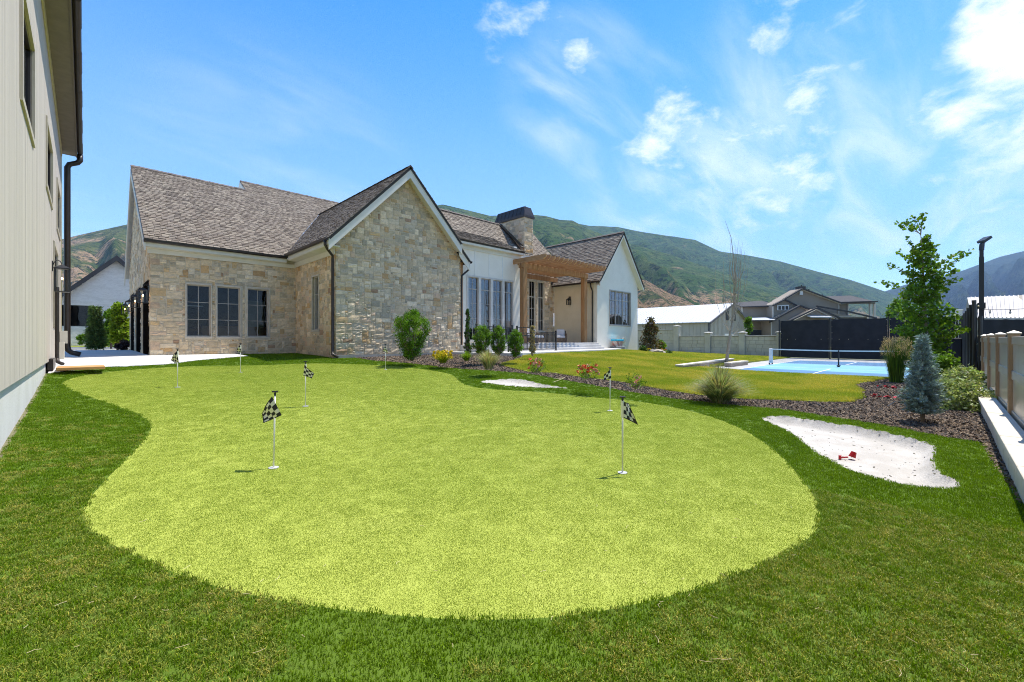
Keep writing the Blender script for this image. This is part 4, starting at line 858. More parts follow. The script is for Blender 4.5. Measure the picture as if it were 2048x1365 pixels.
# patio furniture
M_wick = mat('wicker', [(.13, .085, .05), (.19, .13, .085)], .8, 12, .004, 90); M_cush = mat('cushion', [(.62, .57, .54), (.68, .64, .61)], .95, 3, .003, 90)
def armchair(name, loc, wd, rz, label, cat, ncush=1, extra=None):
    L = Vector(loc); t = thing(name, loc, label, cat)
    def part(n, m, *boxes, bev=.03):
        b = MB()
        for a, c in boxes: b.bev(L + Vector(a), L + Vector(c), bev)
        return b.build(n, m, t)
    w2_ = wd / 2
    part('base', M_wick, ((-w2_, -.4, .05), (w2_, .38, .34)))
    part('arm', M_wick, ((-w2_ - .02, -.42, .34), (-w2_ + .08, -.34, .58)), ((-w2_ - .02, .26, .34), (-w2_ + .08, .36, .58)), ((-w2_ - .03, -.44, .58), (-w2_ + .1, .38, .63)), bev=.012); part('arm', M_wick, ((w2_ - .08, -.42, .34), (w2_ + .02, -.34, .58)), ((w2_ - .08, .26, .34), (w2_ + .02, .36, .58)), ((w2_ - .1, -.44, .58), (w2_ + .03, .38, .63)), bev=.012)
    part('back', M_wick, ((-w2_, .38, .05), (w2_, .46, .84)))
    for k in range(ncush):
        a = -w2_ + .1 + k * (wd - .2) / ncush; c = -w2_ + .1 + (k + 1) * (wd - .2) / ncush
        part('seat_cushion', M_cush, ((a + .01, -.38, .34), (c - .01, .28, .48)), bev=.04); part('back_cushion', M_cush, ((a + .01, .2, .46), (c - .01, .37, .92)), bev=.05)
    b = MB(); b.tube([L + Vector((0, 0, 0)), L + Vector((0, 0, .03)), L + Vector((0, 0, .055))], [.3, .3, .1], 12); b.build('swivel_foot', M_black, t)
    t.rotation_euler.z = rz; return t
armchair('sofa', (20.55, 18.7, 1.27), 1.9, R(20), 'wicker sofa with pale cushions behind the black railing', 'sofa', 3)
armchair('armchair', (23.55, 18.9, 1.27), .80, R(-48), 'wicker armchair with pale cushions in front of the beige wall', 'armchair')
# ------------------------------------------------------------------ left building
lb = thing('neighboring_building', (HSX, 10, 0), 'tall grey-beige board-sided building with bronze gutter, along the left edge', 'building')
M_sid = mat('siding', [(.44, .395, .335), (.50, .45, .385)], .85, .6, .003, 40, stretch=(1, 9, .25), fine=.06)
M_sidtrim = mat('siding_trim', [(.52, .48, .39), (.57, .53, .44)], .75, 2)
fs_ = Frame((HSX, 0, 0), (0, 1, 0), (1, 0, 0)); ZS = .94; ZT = 8.75
lw = [(9.2, 11.15, 4.95, 6.5), (14.8, 17.2, 5.15, 6.6), (20.2, 22.5, 5.15, 6.6), (18.3, 20.6, 1.95, 4.25)]
y = -3.0; bw_ = .30
while y < 23.9:
    y1 = min(y + bw_, 23.9); hl = sorted([(h[2] - .12, h[3] + .12) for h in lw if y1 > h[0] - .12 + .03 and y < h[1] + .12 - .03]); z = ZS; b = MB()
    for a, c in hl + [(ZT, ZT)]:
        if a > z: fs_.box(b, y + .004, y1 - .004, z, a, -.012, random.uniform(.0, .002))
        z = c
    if b.v: b.build('siding_board', M_sid, lb)
    y = y1
b = MB(); slab_wall(b, fs_, -3, 23.9, ZS + .005, ZT, lw, -.25, -.015); b.build('wall', M_sid, lb)
b = MB(); fs_.box(b, -3, 23.88, -.6, ZS + .003, -.2, -.055); b.build('foundation', mat('left_foundation', [(.55, .54, .50), (.60, .59, .56)], .9, 1.5, .004, 40, fine=.08), lb)
M_wtrim = mat('left_trim', [(.42, .37, .28), (.46, .41, .32)], .7)
for h in lw:
    a, c, z0, z1 = h; b = MB()
    for q in ((a - .1, a, z0 - .1, z1 + .1), (c, c + .1, z0 - .1, z1 + .1), (a, c, z1, z1 + .1), (a, c, z0 - .1, z0)): fs_.box(b, q[0] + .001, q[1] - .001, q[2], q[3], -.01, .03)
    o = b.build('window_casing', M_wtrim, lb); window(lb, fs_, a, c, z0, z1, 2, (), m=M_bronze, sill=False, inset=.04)
room(lb, fs_, 8.8, 23.2, 4.6, 7, 1.8); room(lb, fs_, 18, 21, 1.5, 4.4, 1.8)
b = MB(); fs_.box(b, -3, 23.9, 8.52, ZT - .002, .004, .035); fs_.box(b, 23.8, 24.0, ZS, 8.515, -.2, .02); b.build('frieze_board', mat('ochre_trim', [(.48, .42, .25)], .7), lb)
b = MB(); b.box((-.64, -3, ZT + .002), (-.24, 24.35, ZT + .04)); b.build('soffit', mat('soffit', [(.20, .17, .14)], .8), lb)
b = MB(); b.box((-.238, -3, ZT - .03), (-.205, 24.35, ZT + .22)); b.prism([(-.2, -3, ZT + .2), (-.2, 24.4, ZT + .2), (-6, 24.4, ZT + 5), (-6, -3, ZT + 5)], (0, 0, .1)); b.box((-6, 23.6, 0), (-.7, 23.88, ZT)); b.build('fascia_and_roof', mat('fascia_brown', [(.17, .14, .11)], .7), lb)
k = 0; y = -2.6
while y < 24.3:
    y1 = min(y + 1.22, 24.4); e = .004 * (k % 2); b = MB(); n = 10; prof = [(.0 + (.075 + e) * (1 - math.cos(math.pi * i / n)), -(.09 + e) * math.sin(math.pi * i / n)) for i in range(n + 1)]
    vs = [(-.20 + a, yy, ZT + .16 + z) for yy in (y - .02, y1) for a, z in prof]; b.add(vs, [(i, i + 1, n + 2 + i, n + 1 + i) for i in range(n)])
    vs = [(-.195 + a * .93, yy, ZT + .16 + z * .93) for yy in (y - .02, y1) for a, z in prof]; b.add(vs, [(n + 1 + i, n + 2 + i, i + 1, i) for i in range(n)])
    b.tube([(-.20, y, ZT + .165), (-.125, y, ZT + .065), (-.05, y, ZT + .165)], .009, 5); b.build('gutter_section', M_bronze, lb, smooth=True); y = y1; k += 1
b = MB(); yy = 24.25; b.tube([(-.13, yy, ZT + .08), (-.13, yy, ZT - .15), (-.2, yy, ZT - .26), (-.42, yy, ZT - .38), (-.48, yy, ZT - .52), (-.48, yy, 1.25), (-.46, yy, 1.08), (-.36, yy - .05, .98), (-.12, yy - .1, .9)], .095, 12); b.build('downspout', M_bronze, lb, smooth=True)
b = MB(); b.tube([(HSX + .08, 18.0, 3.0), (HSX + .08, 18.0, .95), (HSX + .1, 17.9, .85), (HSX + .2, 17.7, .8)], .045, 8); b.box((HSX - .02, 15.9, .72), (HSX + .08, 17.1, 1.0)); b.build('conduit', M_bronze, lb)
b = MB(); b.box((HSX + .02, 22.2, 1.35), (HSX + .2, 22.6, 1.8)); b.box((HSX + .02, 21.6, .75), (HSX + .14, 22.0, 1.4)); b.build('meter_box', M_sidtrim, lb)
lantern((HSX, 17.4, 3.15), (1, 0, 0), 'large lit lantern with a single bulb on the left building', .30, .62, 1, None)
# wooden board lying at the end of the drive
b = MB(); q = on_ground(150, 735); z = gz(*q) + .02
t = thing('timber_pallet', (.25, 15.4, z), 'low wooden platform lying where the drive meets the turf', 'platform')
for k in range(3): b = MB(); b.bev((-.50, 15.32 + k * .30, z), (.38, 15.60 + k * .30, z + .07), .008); b.build('board', mat('pallet_wood', [(.50, .28, .11), (.42, .22, .08)], .8, 3, .003, 30, stretch=(.5, 4, 4)), t)
# ------------------------------------------------------------------ tan vinyl fence along the right, on a block curb
vf = thing('vinyl_fence', (10, -.77, 0), 'tan vinyl panel fence along the right side', 'fence')
M_vin = mat('vinyl', [(.42, .34, .24), (.46, .38, .28)], .35, 2, spec=.5); M_vin2 = mat('vinyl_panel', [(.44, .37, .28), (.48, .41, .32)], .28, 1.0, .002, 3, spec=.55)
py0 = 10.6 - 2.44 * 3
M_post = mat('vinyl_post', [(.30, .20, .115), (.34, .235, .14)], .5, 2, spec=.4)
posts = [10.62 + 2.44 * k for k in range(-5, 5)]
for x in posts:
    b = MB(); b.bev((x - .065, -.84, .15), (x + .065, -.71, 1.58), .006); o = b.build('post', M_post, vf)
    b = MB(); b.box((x - .08, -.855, 1.58), (x + .08, -.695, 1.605)); b.add([(x - .08, -.855, 1.605), (x + .08, -.855, 1.605), (x + .08, -.695, 1.605), (x - .08, -.695, 1.605), (x, -.775, 1.645)], [(0, 1, 4), (1, 2, 4), (2, 3, 4), (3, 0, 4)]); b.build('post_cap', M_vin, o)
for x in posts[:-1]:
    a, c = x + .066, x + 2.374
    for z0, z1 in ((1.42, 1.54), (.86, 1.0), (.24, .36)): b = MB(); b.bev((a, -.80, z0), (c, -.745, z1), .005); b.build('rail', M_vin, vf)
    n = 12
    for k in range(n):
        u0 = a + (c - a) * k / n; u1 = a + (c - a) * (k + 1) / n; b = MB(); b.box((u0 + .002, -.785, .361), (u1 - .002, -.76, .859)); b.box((u0 + .002, -.785, 1.001), (u1 - .002, -.76, 1.419)); b.build('slat', M_vin2, vf)
cb_ = thing('block_curb', (10, -.6, 0), 'low beige block curb with flat cap stones under the tan fence', 'curb')
M_cap = mat('cap_stone', [(.56, .49, .39), (.63, .56, .46)], .85, 2, .003, 50, fine=.06)
x = -1.0
while x < 17.7:
    L_ = .60; b = MB(); b.bev((x + .003, -.72, .245), (x + L_ - .003, -.47, .315 + random.uniform(-.002, .002)), .008); b.build('cap_stone', M_cap, cb_)
    b = MB(); b.bev((x + .004, -.70, -.35), (x + L_ - .004, -.50, .243), .01); b.build('block', M_cap, cb_); x += L_
b = MB(); b.box((-1, -3, -.4), (17.7, -.705, .22)); b.build('fill_behind_curb', mat('behind', [(.2, .17, .13)], .9), cb_)
# ------------------------------------------------------------------ concrete panel wall at the back
cw = thing('precast_wall', (40, 15, 0), 'pale precast concrete block wall at the far end of the lawn', 'wall')
M_pre = mat('precast', [(.44, .40, .32), (.52, .48, .39)], .9, 1.2, .01, 12, fine=.1); M_pre2 = mat('precast_cap', [(.46, .43, .37)], .9, 2, .003, 30)
pys = [9.4, 12.25, 15.1, 18.0, 20.9, 23.8]; zb_ = -.2
for i, y in enumerate(pys):
    h = 2.05 if i < 3 else 2.62 if i == 3 else 2.62; h = 2.02 if i < 3 else 2.68
    b = MB(); b.bev((39.75, y - .24, zb_), (40.25, y + .24, h), .03); o = b.build('pillar', M_pre, cw); b = MB(); b.bev((39.68, y - .31, h + .002), (40.32, y + .31, h + .09), .03); b.add([(39.72, y - .27, h + .09), (40.28, y - .27, h + .09), (40.28, y + .27, h + .09), (39.72, y + .27, h + .09), (40, y, h + .16)], [(0, 1, 4), (1, 2, 4), (2, 3, 4), (3, 0, 4)]); b.build('pillar_cap', M_pre2, o)
for i in range(5):
    ya, yb_ = pys[i] + .242, pys[i + 1] - .242; top = 1.75 if i < 3 else 2.4; b = MB(); b.box((39.95, ya, zb_), (40.1, yb_, top)); o = b.build('wall_panel', mat('precast_joint', [(.27, .24, .19)], .95), cw)
    b = MB(); b.bev((39.86, ya, top), (40.16, yb_, top + .07), .01); b.build('coping', M_pre2, o)
    z = zb_; r_ = 0
    while z < top - .08:
        z1 = min(z + .32, top - .02); u = ya + (-.25 if r_ % 2 else 0)
        while u < yb_ - .05:
            u1 = min(u + random.choice((.45, .6, .7)), yb_); u0 = max(u, ya)
            if u1 - u0 > .05: b = MB(); b.bev((39.92 + random.uniform(-.008, .01), u0 + .006, z + .006), (39.952, u1 - .006, z1 - .006), .01); b.build('block', M_pre, o)
            u = u1
        z = z1; r_ += 1
# ------------------------------------------------------------------ black windscreen fences round the court, light pole
M_scr = mat('windscreen', [(.010, .011, .014), (.016, .017, .021)], .75, 2, .01, 2, spec=.35)
def screen(name, p, q, z0, z1, label, posts, sag=.02, group='black windscreen fences round the court', ht=None):
    p = Vector(p); q = Vector(q); t = thing(name, (p.x, p.y, z0), label, 'fence', group); d = q - p; nn = Vector((-d.y, d.x, 0)).normalized()
    for k in range(posts + 1):
        a = p + d * k / posts; b = MB(); b.tube([(a.x, a.y, z0 - .2), (a.x, a.y, z1 + .08)], .05, 8); b.build('post', M_black, t)
    for k in range(posts):
        a = p + d * k / posts; c = p + d * (k + 1) / posts; m_ = 14; vs = []; s_ = nn * .07
        for i in range(m_ + 1):
            for j in range(7):
                w_ = .012 * math.sin(i * 1.3 + k) + .012 * math.sin(j * 2.1 + i * .6); zz = z0 + .06 + (z1 - z0 - .06) * j / 6 - (abs(math.sin(i * math.pi / 3.5)) * sag if j == 6 else 0)
                v_ = a.lerp(c, .02 + .96 * i / m_) + s_ + nn * w_; vs.append((v_.x, v_.y, zz))
        b = MB(); b.add(vs, [(i * 7 + j, (i + 1) * 7 + j, (i + 1) * 7 + j + 1, i * 7 + j + 1) for i in range(m_) for j in range(6)]); o = b.build('screen_panel', M_scr, t, smooth=True)
        b = MB(); mg_ = nn * .09
        for i in range(1, 6): v_ = a.lerp(c, i / 6) + mg_; b.ball((v_.x, v_.y, (z0 + z1) / 2), (.03, .03, .03), 5, 4)
        for j in range(7):
            for e in (.035, .965): v_ = a.lerp(c, e) + mg_; b.ball((v_.x, v_.y, z0 + .15 + (z1 - z0 - .25) * j / 6), (.028, .028, .028), 5, 4)
        b.build('grommets', mat('grommet', [(.42, .36, .24)], .4, metal=.5), o, kind='stuff')
    return t
screen('windscreen_fence', (38.5, 9.15, .05), (38.5, -.5, .05), .05, 2.95, 'black windscreen fence across the far end of the court', 3)
screen('windscreen_fence', (38.4, -.62, .05), (19.4, -.62, .05), .05, 2.62, 'black windscreen fence running along the right side of the court', 8)
screen('windscreen_fence', (19.45, -.75, .05), (23.0, -4.3, .05), .05, 2.12, 'black windscreen fence behind the tan vinyl fence', 3)
t = thing('light_pole', (20.2, -.78, 0), 'tall black court light pole rising behind the tan fence', 'light pole'); P0 = at(1963, 672, 1); 
tp = at(1963, 600, 17.5); px_, py_ = tp.x, tp.y; t.location = (px_, py_, 0); t['wx'], t['wy'] = px_, py_
zt = at(1963, 500, 17.5).z
b = MB(); b.box((px_ - .07, py_ - .07, 0), (px_ + .07, py_ + .07, zt - .3)); b.box((px_ - .06, py_ - .06, zt - .3), (px_ + .06, py_ + .06, zt)); b.build('pole', M_black, t)
b = MB(); a = Vector((px_, py_, zt - .02)); sd = Vector((RT[0], RT[1], 0)); b.bar(a, a + sd * .02 + Z3 * .25, .11, .11); b.bar(a + sd * .0 + Z3 * .22, a + sd * .09 + Z3 * .35, .09, .09); b.build('arm', M_black, t)
b = MB(); c = a + sd * .10 + Z3 * .40; b.bar(c - sd * .12 - Z3 * .06, c + sd * .16 + Z3 * .12, .30, .10); o = b.build('lamp_head', M_black, t)
b = MB(); dn_ = Vector((-.10 * sd.x, -.1 * sd.y, 0)); b.bar(c - sd * .06 - Z3 * .09, c + sd * .16 + Z3 * .055, .24, .02); b.build('lamp_lens', mat('lens', [(.6, .6, .58)], .2), o)
zb2 = at(1963, 612, 17.5).z; b = MB(); b.box((px_ - .13, py_ - .11, zb2 - .12), (px_ + .15, py_ + .11, zb2 + .12)); b.build('control_box', M_black, t)
# string lights
b = MB(); pts = [Vector((px_, py_, zb2 - .15)).lerp(Vector((13.0, -3.2, zb2 - .1)), k / 24) - Z3 * (.28 * math.sin(math.pi * k / 24)) for k in range(25)]; sl_ = thing('string_lights', pts[0], 'thin string of festoon bulbs hanging from the light pole', 'string lights'); b.tube(pts, .008, 4); b.build('cable', M_black, sl_)
for k in range(2, 24, 4): b = MB(); b.tube([pts[k], pts[k] - Z3 * .07], .018, 6); o = b.build('socket', M_black, sl_); b = MB(); b.ball(pts[k] - Z3 * .11, (.03, .03, .045), 7, 5); b.build('bulb', mat('bulb_clear', [(.55, .52, .45)], .15), o)
pp = at(1913, 740, 18.6); t = thing('padded_post', (pp.x, pp.y, .06), 'thick black padded post at the corner of the court', 'post'); b = MB(); b.bev((pp.x - .17, pp.y - .17, .06), (pp.x + .17, pp.y + .17, 1.56), .04); b.build('padding', M_scr, t); b = MB(); b.box((pp.x - .2, pp.y - .2, .06), (pp.x + .2, pp.y + .2, .09)); b.build('base_plate', M_black, t)
pp = at(1919, 700, 36); t = thing('white_pillar', (pp.x + 2.6, pp.y, 0), 'tall pale square pillar behind the corner of the court', 'pillar'); b = MB(); b.bev((pp.x + 2.3, pp.y - .22, 0), (pp.x + 2.9, pp.y + .22, 4.0), .02); b.build('shaft', M_white, t); b = MB(); b.bev((pp.x + 2.25, pp.y - .27, 4.0), (pp.x + 2.95, pp.y + .27, 4.12), .02); b.build('capital', M_white, t)
# ------------------------------------------------------------------ pickleball net
t = thing('pickleball_net', (NX, 4, ZC), 'portable pickleball net with white top tape across the blue court', 'net'); M_wm = mat('white_metal', [(.74, .74, .74)], .4)
for s, y in ((1, 7.0), (-1, .8)):
    b = MB(); b.bev((NX - .07, y - .09, ZC + .16), (NX + .07, y + .09, ZC + .92), .03); b.build('end_post', M_wm, t)
    b = MB(); b.box((NX - .32, y - .03, ZC + .1), (NX + .32, y + .03, ZC + .17)); o = b.build('end_foot', M_wm, t)
    for x in (-.28, .28): b = MB(); b.tube([(NX + x, y - .025, ZC + .055), (NX + x, y + .025, ZC + .055)], .055, 12); b.build('caster', M_black, o)
b = MB(); b.tube([(NX, .75 + k * .314, ZC + .90 - .045 * math.sin(math.pi * k / 20)) for k in range(21)], .008, 6); b.add([(NX - .008, .8 + 6.2 * k / 20, ZC + .91 - .045 * math.sin(math.pi * k / 20) + dz) for k in range(21) for dz in (0, -.06)], [(2 * k, 2 * k + 2, 2 * k + 3, 2 * k + 1) for k in range(20)]); b.build('top_tape', M_wm, t)
b = MB()
for k in range(140): y = .85 + 6.1 * k / 139; zt_ = ZC + .85 - .045 * math.sin(math.pi * k / 139); b.add([(NX, y - .0018, ZC + .1), (NX, y + .0018, ZC + .1), (NX, y + .0018, zt_), (NX, y - .0018, zt_)], [(0, 1, 2, 3)])
for j in range(17): z = ZC + .1 + j * .044; b.add([(NX, .85, z - .0018), (NX, 6.95, z - .0018), (NX, 6.95, z + .0018), (NX, .85, z + .0018)], [(0, 1, 2, 3)])
b.build('mesh', M_black, t, kind='stuff')
b = MB(); b.box((NX - .02, 3.87, ZC + .08), (NX + .02, 3.93, ZC + .86)); b.box((NX - .35, 3.86, ZC + .06), (NX + .35, 3.94, ZC + .1)); b.ball((NX - .02, 3.9, ZC + .05), (.07, .07, .05), 8, 5); b.build('center_strap', M_black, t)
# ------------------------------------------------------------------ stone edging at the bare tree
t = thing('retaining_edge', (23, 9, .1), 'low retaining edge of pale blocks around the foot of the bare tree', 'garden edging'); a = Vector((*on_ground(1356, 737), 0)); c = Vector((*on_ground(1460, 724), 0))
for (pa, pb, n) in ((on_ground(1358, 737.5), on_ground(1462, 724), 6), (on_ground(1455, 733), on_ground(1490, 728), 3)):
    pa = Vector((*pa, 0)); pb = Vector((*pb, 0)); zt_ = .17 if n == 6 else .09
    for k in range(n):
        p = pa.lerp(pb, k / n); q = pa.lerp(pb, (k + 1) / n); b = MB(); b.bar(p + Z3 * (zt_ - .1) , q + Z3 * (zt_ - .1), .30, .5, ext=-.004); b.build('block', mat('edge_block', [(.34, .26, .19), (.42, .34, .26)], .9, 3, .01, 20), t); b = MB(); b.bar(p + Z3 * (zt_ + .18), q + Z3 * (zt_ + .18), .36, .055, ext=-.004); b.build('cap_stone', M_cap, t)
# ------------------------------------------------------------------ putting flags
M_pole = mat('pole_white', [(.70, .69, .64)], .4); M_sleeve = mat('sleeve', [(.72, .70, .58)], .7); M_cw = mat('cloth_white', [(.66, .64, .50)], .8); M_cb = mat('cloth_black', [(.012, .012, .014)], .8)
def cloth_mat():
    if 'cloth' in MATS: return MATS['cloth']
    m = bpy.data.materials.new('checker_cloth'); m.use_nodes = True; T = NT(m.node_tree); b = m.node_tree.nodes['Principled BSDF']; a = T.new('ShaderNodeAttribute'); a.attribute_name = 'Col'; T.link(a.outputs['Color'], b.inputs['Base Color']); b.inputs['Roughness'].default_value = .75; MATS['cloth'] = m; return m
def flag(px, py, top, t_, label, corners, nu=4, nv=4, sleeve=True, lean=0):
    """corners of the drooping cloth in photo pixels relative to the pole top: hoist-top, hoist-bottom, fly-bottom, fly-top"""
    x, y = on_ground(px, py); L = Vector((x, y, gz(x, y))); t = t_; k = t_ / FPX
    th = thing('golf_flag', L, label, 'golf flag', 'checkered flags on the putting green'); h = (py - top) * k; rt = Vector((RT[0], RT[1], 0)); fw = Vector((FW[0], FW[1], 0))
    ln = rt * (lean * k)
    b = MB(); b.tube([L, L + Z3 * (h - .03) + ln], .0095, 8); b.build('pole', M_pole, th, smooth=True)
    b = MB(); q = L + ln + Z3 * h; b.tube([q - Z3 * .045, q - Z3 * .012], .012, 8); b.tube([q - rt * .032, q + rt * .032], .010, 8); b.build('handle', M_black, th)
    b = MB(); b.tube([L + Z3 * -.02, L + Z3 * .006], .054, 16); b.build('cup', mat('cup', [(.45, .45, .44)], .5), th)
    if sleeve: b = MB(); b.tube([L + Z3 * (h - .045 - .19) + ln, L + Z3 * (h - .045) + ln], .02, 8); b.build('sleeve', M_sleeve, th)
    C = [L + ln + Z3 * h + rt * (c[0] * k) - Z3 * (c[1] * k) for c in corners]
    b = MB(); N = 20; M_ = 16; vs = []
    for i in range(N + 1):
        for j in range(M_ + 1):
            u, v = i / N, j / M_; p = (C[0] * (1 - u) + C[3] * u) * (1 - v) + (C[1] * (1 - u) + C[2] * u) * v
            p = p - fw * (.022 + .022 * math.sin(u * 5 + v * 2) * (.3 + u)); vs.append(p)
    fs = []; cs = []
    for i in range(N):
        for j in range(M_):
            u, v = (i + .5) / N, (j + .5) / M_; edge = u > .93 or v < .06 or v > .94
            blk = edge or (int(u * nu) + int(v * nv)) % 2 == 0; fs.append((i * (M_ + 1) + j, i * (M_ + 1) + j + 1, (i + 1) * (M_ + 1) + j + 1, (i + 1) * (M_ + 1) + j)); cs.append((.012, .012, .014) if blk else (.66, .64, .50))
    n0 = len(vs); vs2 = [v + fw * .003 for v in vs]; b.v = [tuple(v) for v in vs + vs2]; b.f = fs + [tuple(q + n0 for q in f[::-1]) for f in fs]; b.c = cs + cs; b.build('cloth', cloth_mat(), th)
flag(547, 936, 785, 4.96, 'checkered flag nearest on the left, hanging wide open toward the camera', [(-4, 9), (16, 46), (-19, 61), (-27, 44)], 4, 5, False, 3)
flag(1245, 946, 797, 5.01, 'checkered flag nearest on the right, cloth trailing to the right', [(2, 9), (1, 40), (29, 54), (12, 12)], 4, 4, True)
flag(1220, 822, 736, 8.82, 'checkered flag behind the right-hand one, cloth gathered to the left', [(-1, 4), (2, 21), (-13, 25), (-12, 14)], 3, 3)
flag(611, 813, 723, 8.3, 'checkered flag in the middle left of the green, cloth drooping to the right', [(-1, 6), (-3, 28), (14, 34), (17, 24)], 4, 4)
flag(355, 775, 699, 9.9, 'checkered flag nearest the left building', [(0, 4), (5, 27), (-4, 27), (-14, 22)], 4, 4)
flag(481, 745, 687.5, 13.0, 'checkered flag farthest back, in front of the garage windows', [(0, 3), (3, 17), (-2, 20), (-9, 15)], 4, 4)
flag(771, 740, 688.5, 14.5, 'checkered flag standing before the wing wall beside the tall green shrub', [(0, 3), (6, 17), (0, 17), (-6, 14)], 4, 4)
# red scoop in the bunker, red ties, drip hoses
x, y = on_ground(1704, 902); L = Vector((x, y, gz(x, y) - .115)); t = thing('toy_bucket', L, 'small red plastic sand scoop lying in the large bunker', 'toy'); M_red = mat('red_plastic', [(.42, .010, .012)], .4)
b = MB(); b.tube([L + Vector((0, 0, .03)), L + Vector((.02, -.02, .10))], [.042, .03], 10, caps=True); b.build('cup', M_red, t); b = MB(); b.bar(L + Vector((-.04, .04, .03)), L + Vector((-.10, .11, .02)), .02, .014); b.box(L + Vector((-.12, .10, .0)), L + Vector((-.09, .13, .05))); b.build('handle', M_red, t)
for (px, py, lab) in ((1772, 777, 'bright red plastic bundle beside the feather grass'), (1766, 796, 'dark red plastic bundle nearer the blue spruce')):
    x, y = on_ground(px, py); b = MB(); L = Vector((x, y, gz(x, y) + .02)); t_ = math.hypot(x, y)
    for k in range(9): a = L + Vector((random.uniform(-.12, .12), random.uniform(-.22, .22), 0)); b.bar(a, a + Vector((random.uniform(-.1, .1), random.uniform(-.1, .1), random.uniform(.01, .06))), .06, .012)
    tag(b.build('plastic_bundle', M_red, origin=L), lab, 'plastic')
for pts, lab in (([(1752, 778), (1765, 775), (1785, 777), (1800, 779)], 'black drip hose arching past the red bundle'), ([(1775, 815), (1790, 812), (1810, 813), (1830, 815)], 'black drip hose looping out beside the blue spruce'), ([(1617, 813), (1632, 815), (1648, 817)], 'short grey drip hose in the mulch between lawn and bunker'), ([(1212, 768), (1228, 770), (1245, 775), (1262, 782)], 'black drip hose in the mulch behind the flag')):
    P = [Vector((*on_ground(*p), 0)) for p in pts]; P = [Vector((p.x, p.y, gz(p.x, p.y) + (.02 if i in (0, len(P) - 1) else .09))) for i, p in enumerate(P)]; b = MB(); b.tube(P, .010, 6); tag(b.build('drip_hose', mat('hose', [(.03, .03, .033)], .4)), lab, 'hose')
for pts, lab in (([(1107, 768), (1118, 764), (1130, 759)], 'straw-coloured stick lying on the turf lip of the small bunker'), ([(1107, 761.5), (1118, 761), (1128, 759.5)], 'thinner straw-coloured stick lying behind the first one')):
    P = [Vector((*on_ground(*p), 0)) for p in pts]; P = [Vector((p.x, p.y, gz(p.x, p.y) + .05)) for p in P]; b = MB(); b.tube(P, .008, 5); tag(b.build('stick', mat('straw', [(.45, .38, .2)], .8)), lab, 'stick')
# loose straw on the turf: stuff
b = MB(); r_ = random.Random(3)
for k in range(70):
    px, py = (r_.uniform(20, 2040), r_.uniform(1010, 1360)) if k < 60 else (r_.uniform(1300, 2040), r_.uniform(980, 1360))
    x, y = on_ground(px, py); z = gz(x, y) + .034; a = r_.uniform(0, 6.28); l = r_.uniform(.015, .06); q = Vector((math.cos(a) * l, math.sin(a) * l, 0)); p = Vector((x, y, z)); mid = p + q * .5 + Vector((q.y, -q.x, 0)) * r_.uniform(-.3, .3)
    b.tube([p, mid, p + q], .0012, 4)
b.build('loose_straw', mat('straw2', [(.55, .48, .30), (.45, .36, .2)], .8), kind='stuff', label='scattered dry straws lying on the turf', origin=(0, 0, 0))
# cooler and hose reel by the white gable
q = at(1223, 692, 31); L = Vector((27.1, 16.55, .86))
b = MB(); b.bev((26.6, 16.35, .80), (27.75, 16.9, .98), .02); tag(b.build('stone_ledge', mat('ledge', [(.22, .22, .22)], .9)), 'grey ledge under the blue-topped bin by the white gable', 'ledge')
t = thing('storage_bin', (27.2, 16.6, .98), 'pale bin with a bright blue lid in front of the white gable', 'bin')
b = MB(); b.prism([(26.85, 16.42, .98), (27.5, 16.42, .98), (27.6, 16.42, 1.38), (26.75, 16.42, 1.38)], (0, .4, 0)); b.build('body', mat('bin_body', [(.62, .55, .50), (.40, .16, .12), (.65, .62, .60)], .5, 3), t); b = MB(); b.bev((26.68, 16.38, 1.382), (27.68, 16.86, 1.50), .02); b.build('lid', mat('blue_lid', [(.02, .38, .55)], .4), t)
t = thing('hose_reel', (28.55, 16.9, 1.4), 'small round hose reel on the white gable wall', 'hose reel'); b = MB(); b.tube([(28.55, 16.98, 1.42), (28.55, 16.88, 1.42)], .19, 16); b.build('drum', mat('reel', [(.45, .42, .33)], .6), t); b = MB(); b.tube([(28.3, 16.93, 1.42), (28.05, 16.93, 1.36)], .03, 6); b.build('valve', M_black, t)
# ------------------------------------------------------------------ mountains
def interp(P, x):
    return np.interp(x, [p[0] for p in P], [p[1] for p in P])
def fbm(x, y, seed, octv=6, ridged=False, gain=.5):
    r = np.random.RandomState(seed); out = np.zeros_like(x); amp = 1; tot = 0
    for o in range(octv):
        n = 64; g = r.rand(n, n); f = 2 ** o; xx = x * f; yy = y * f; xi = np.floor(xx).astype(int); yi = np.floor(yy).astype(int); fx = xx - xi; fy = yy - yi; fx = fx * fx * (3 - 2 * fx); fy = fy * fy * (3 - 2 * fy)
        a = g[yi % n, xi % n] * (1 - fx) + g[yi % n, (xi + 1) % n] * fx; c = g[(yi + 1) % n, xi % n] * (1 - fx) + g[(yi + 1) % n, (xi + 1) % n] * fx
        v = a * (1 - fy) + c * fy; v = 1 - abs(v * 2 - 1) if ridged else v; out += v * amp; tot += amp; amp *= gain
    return out / tot
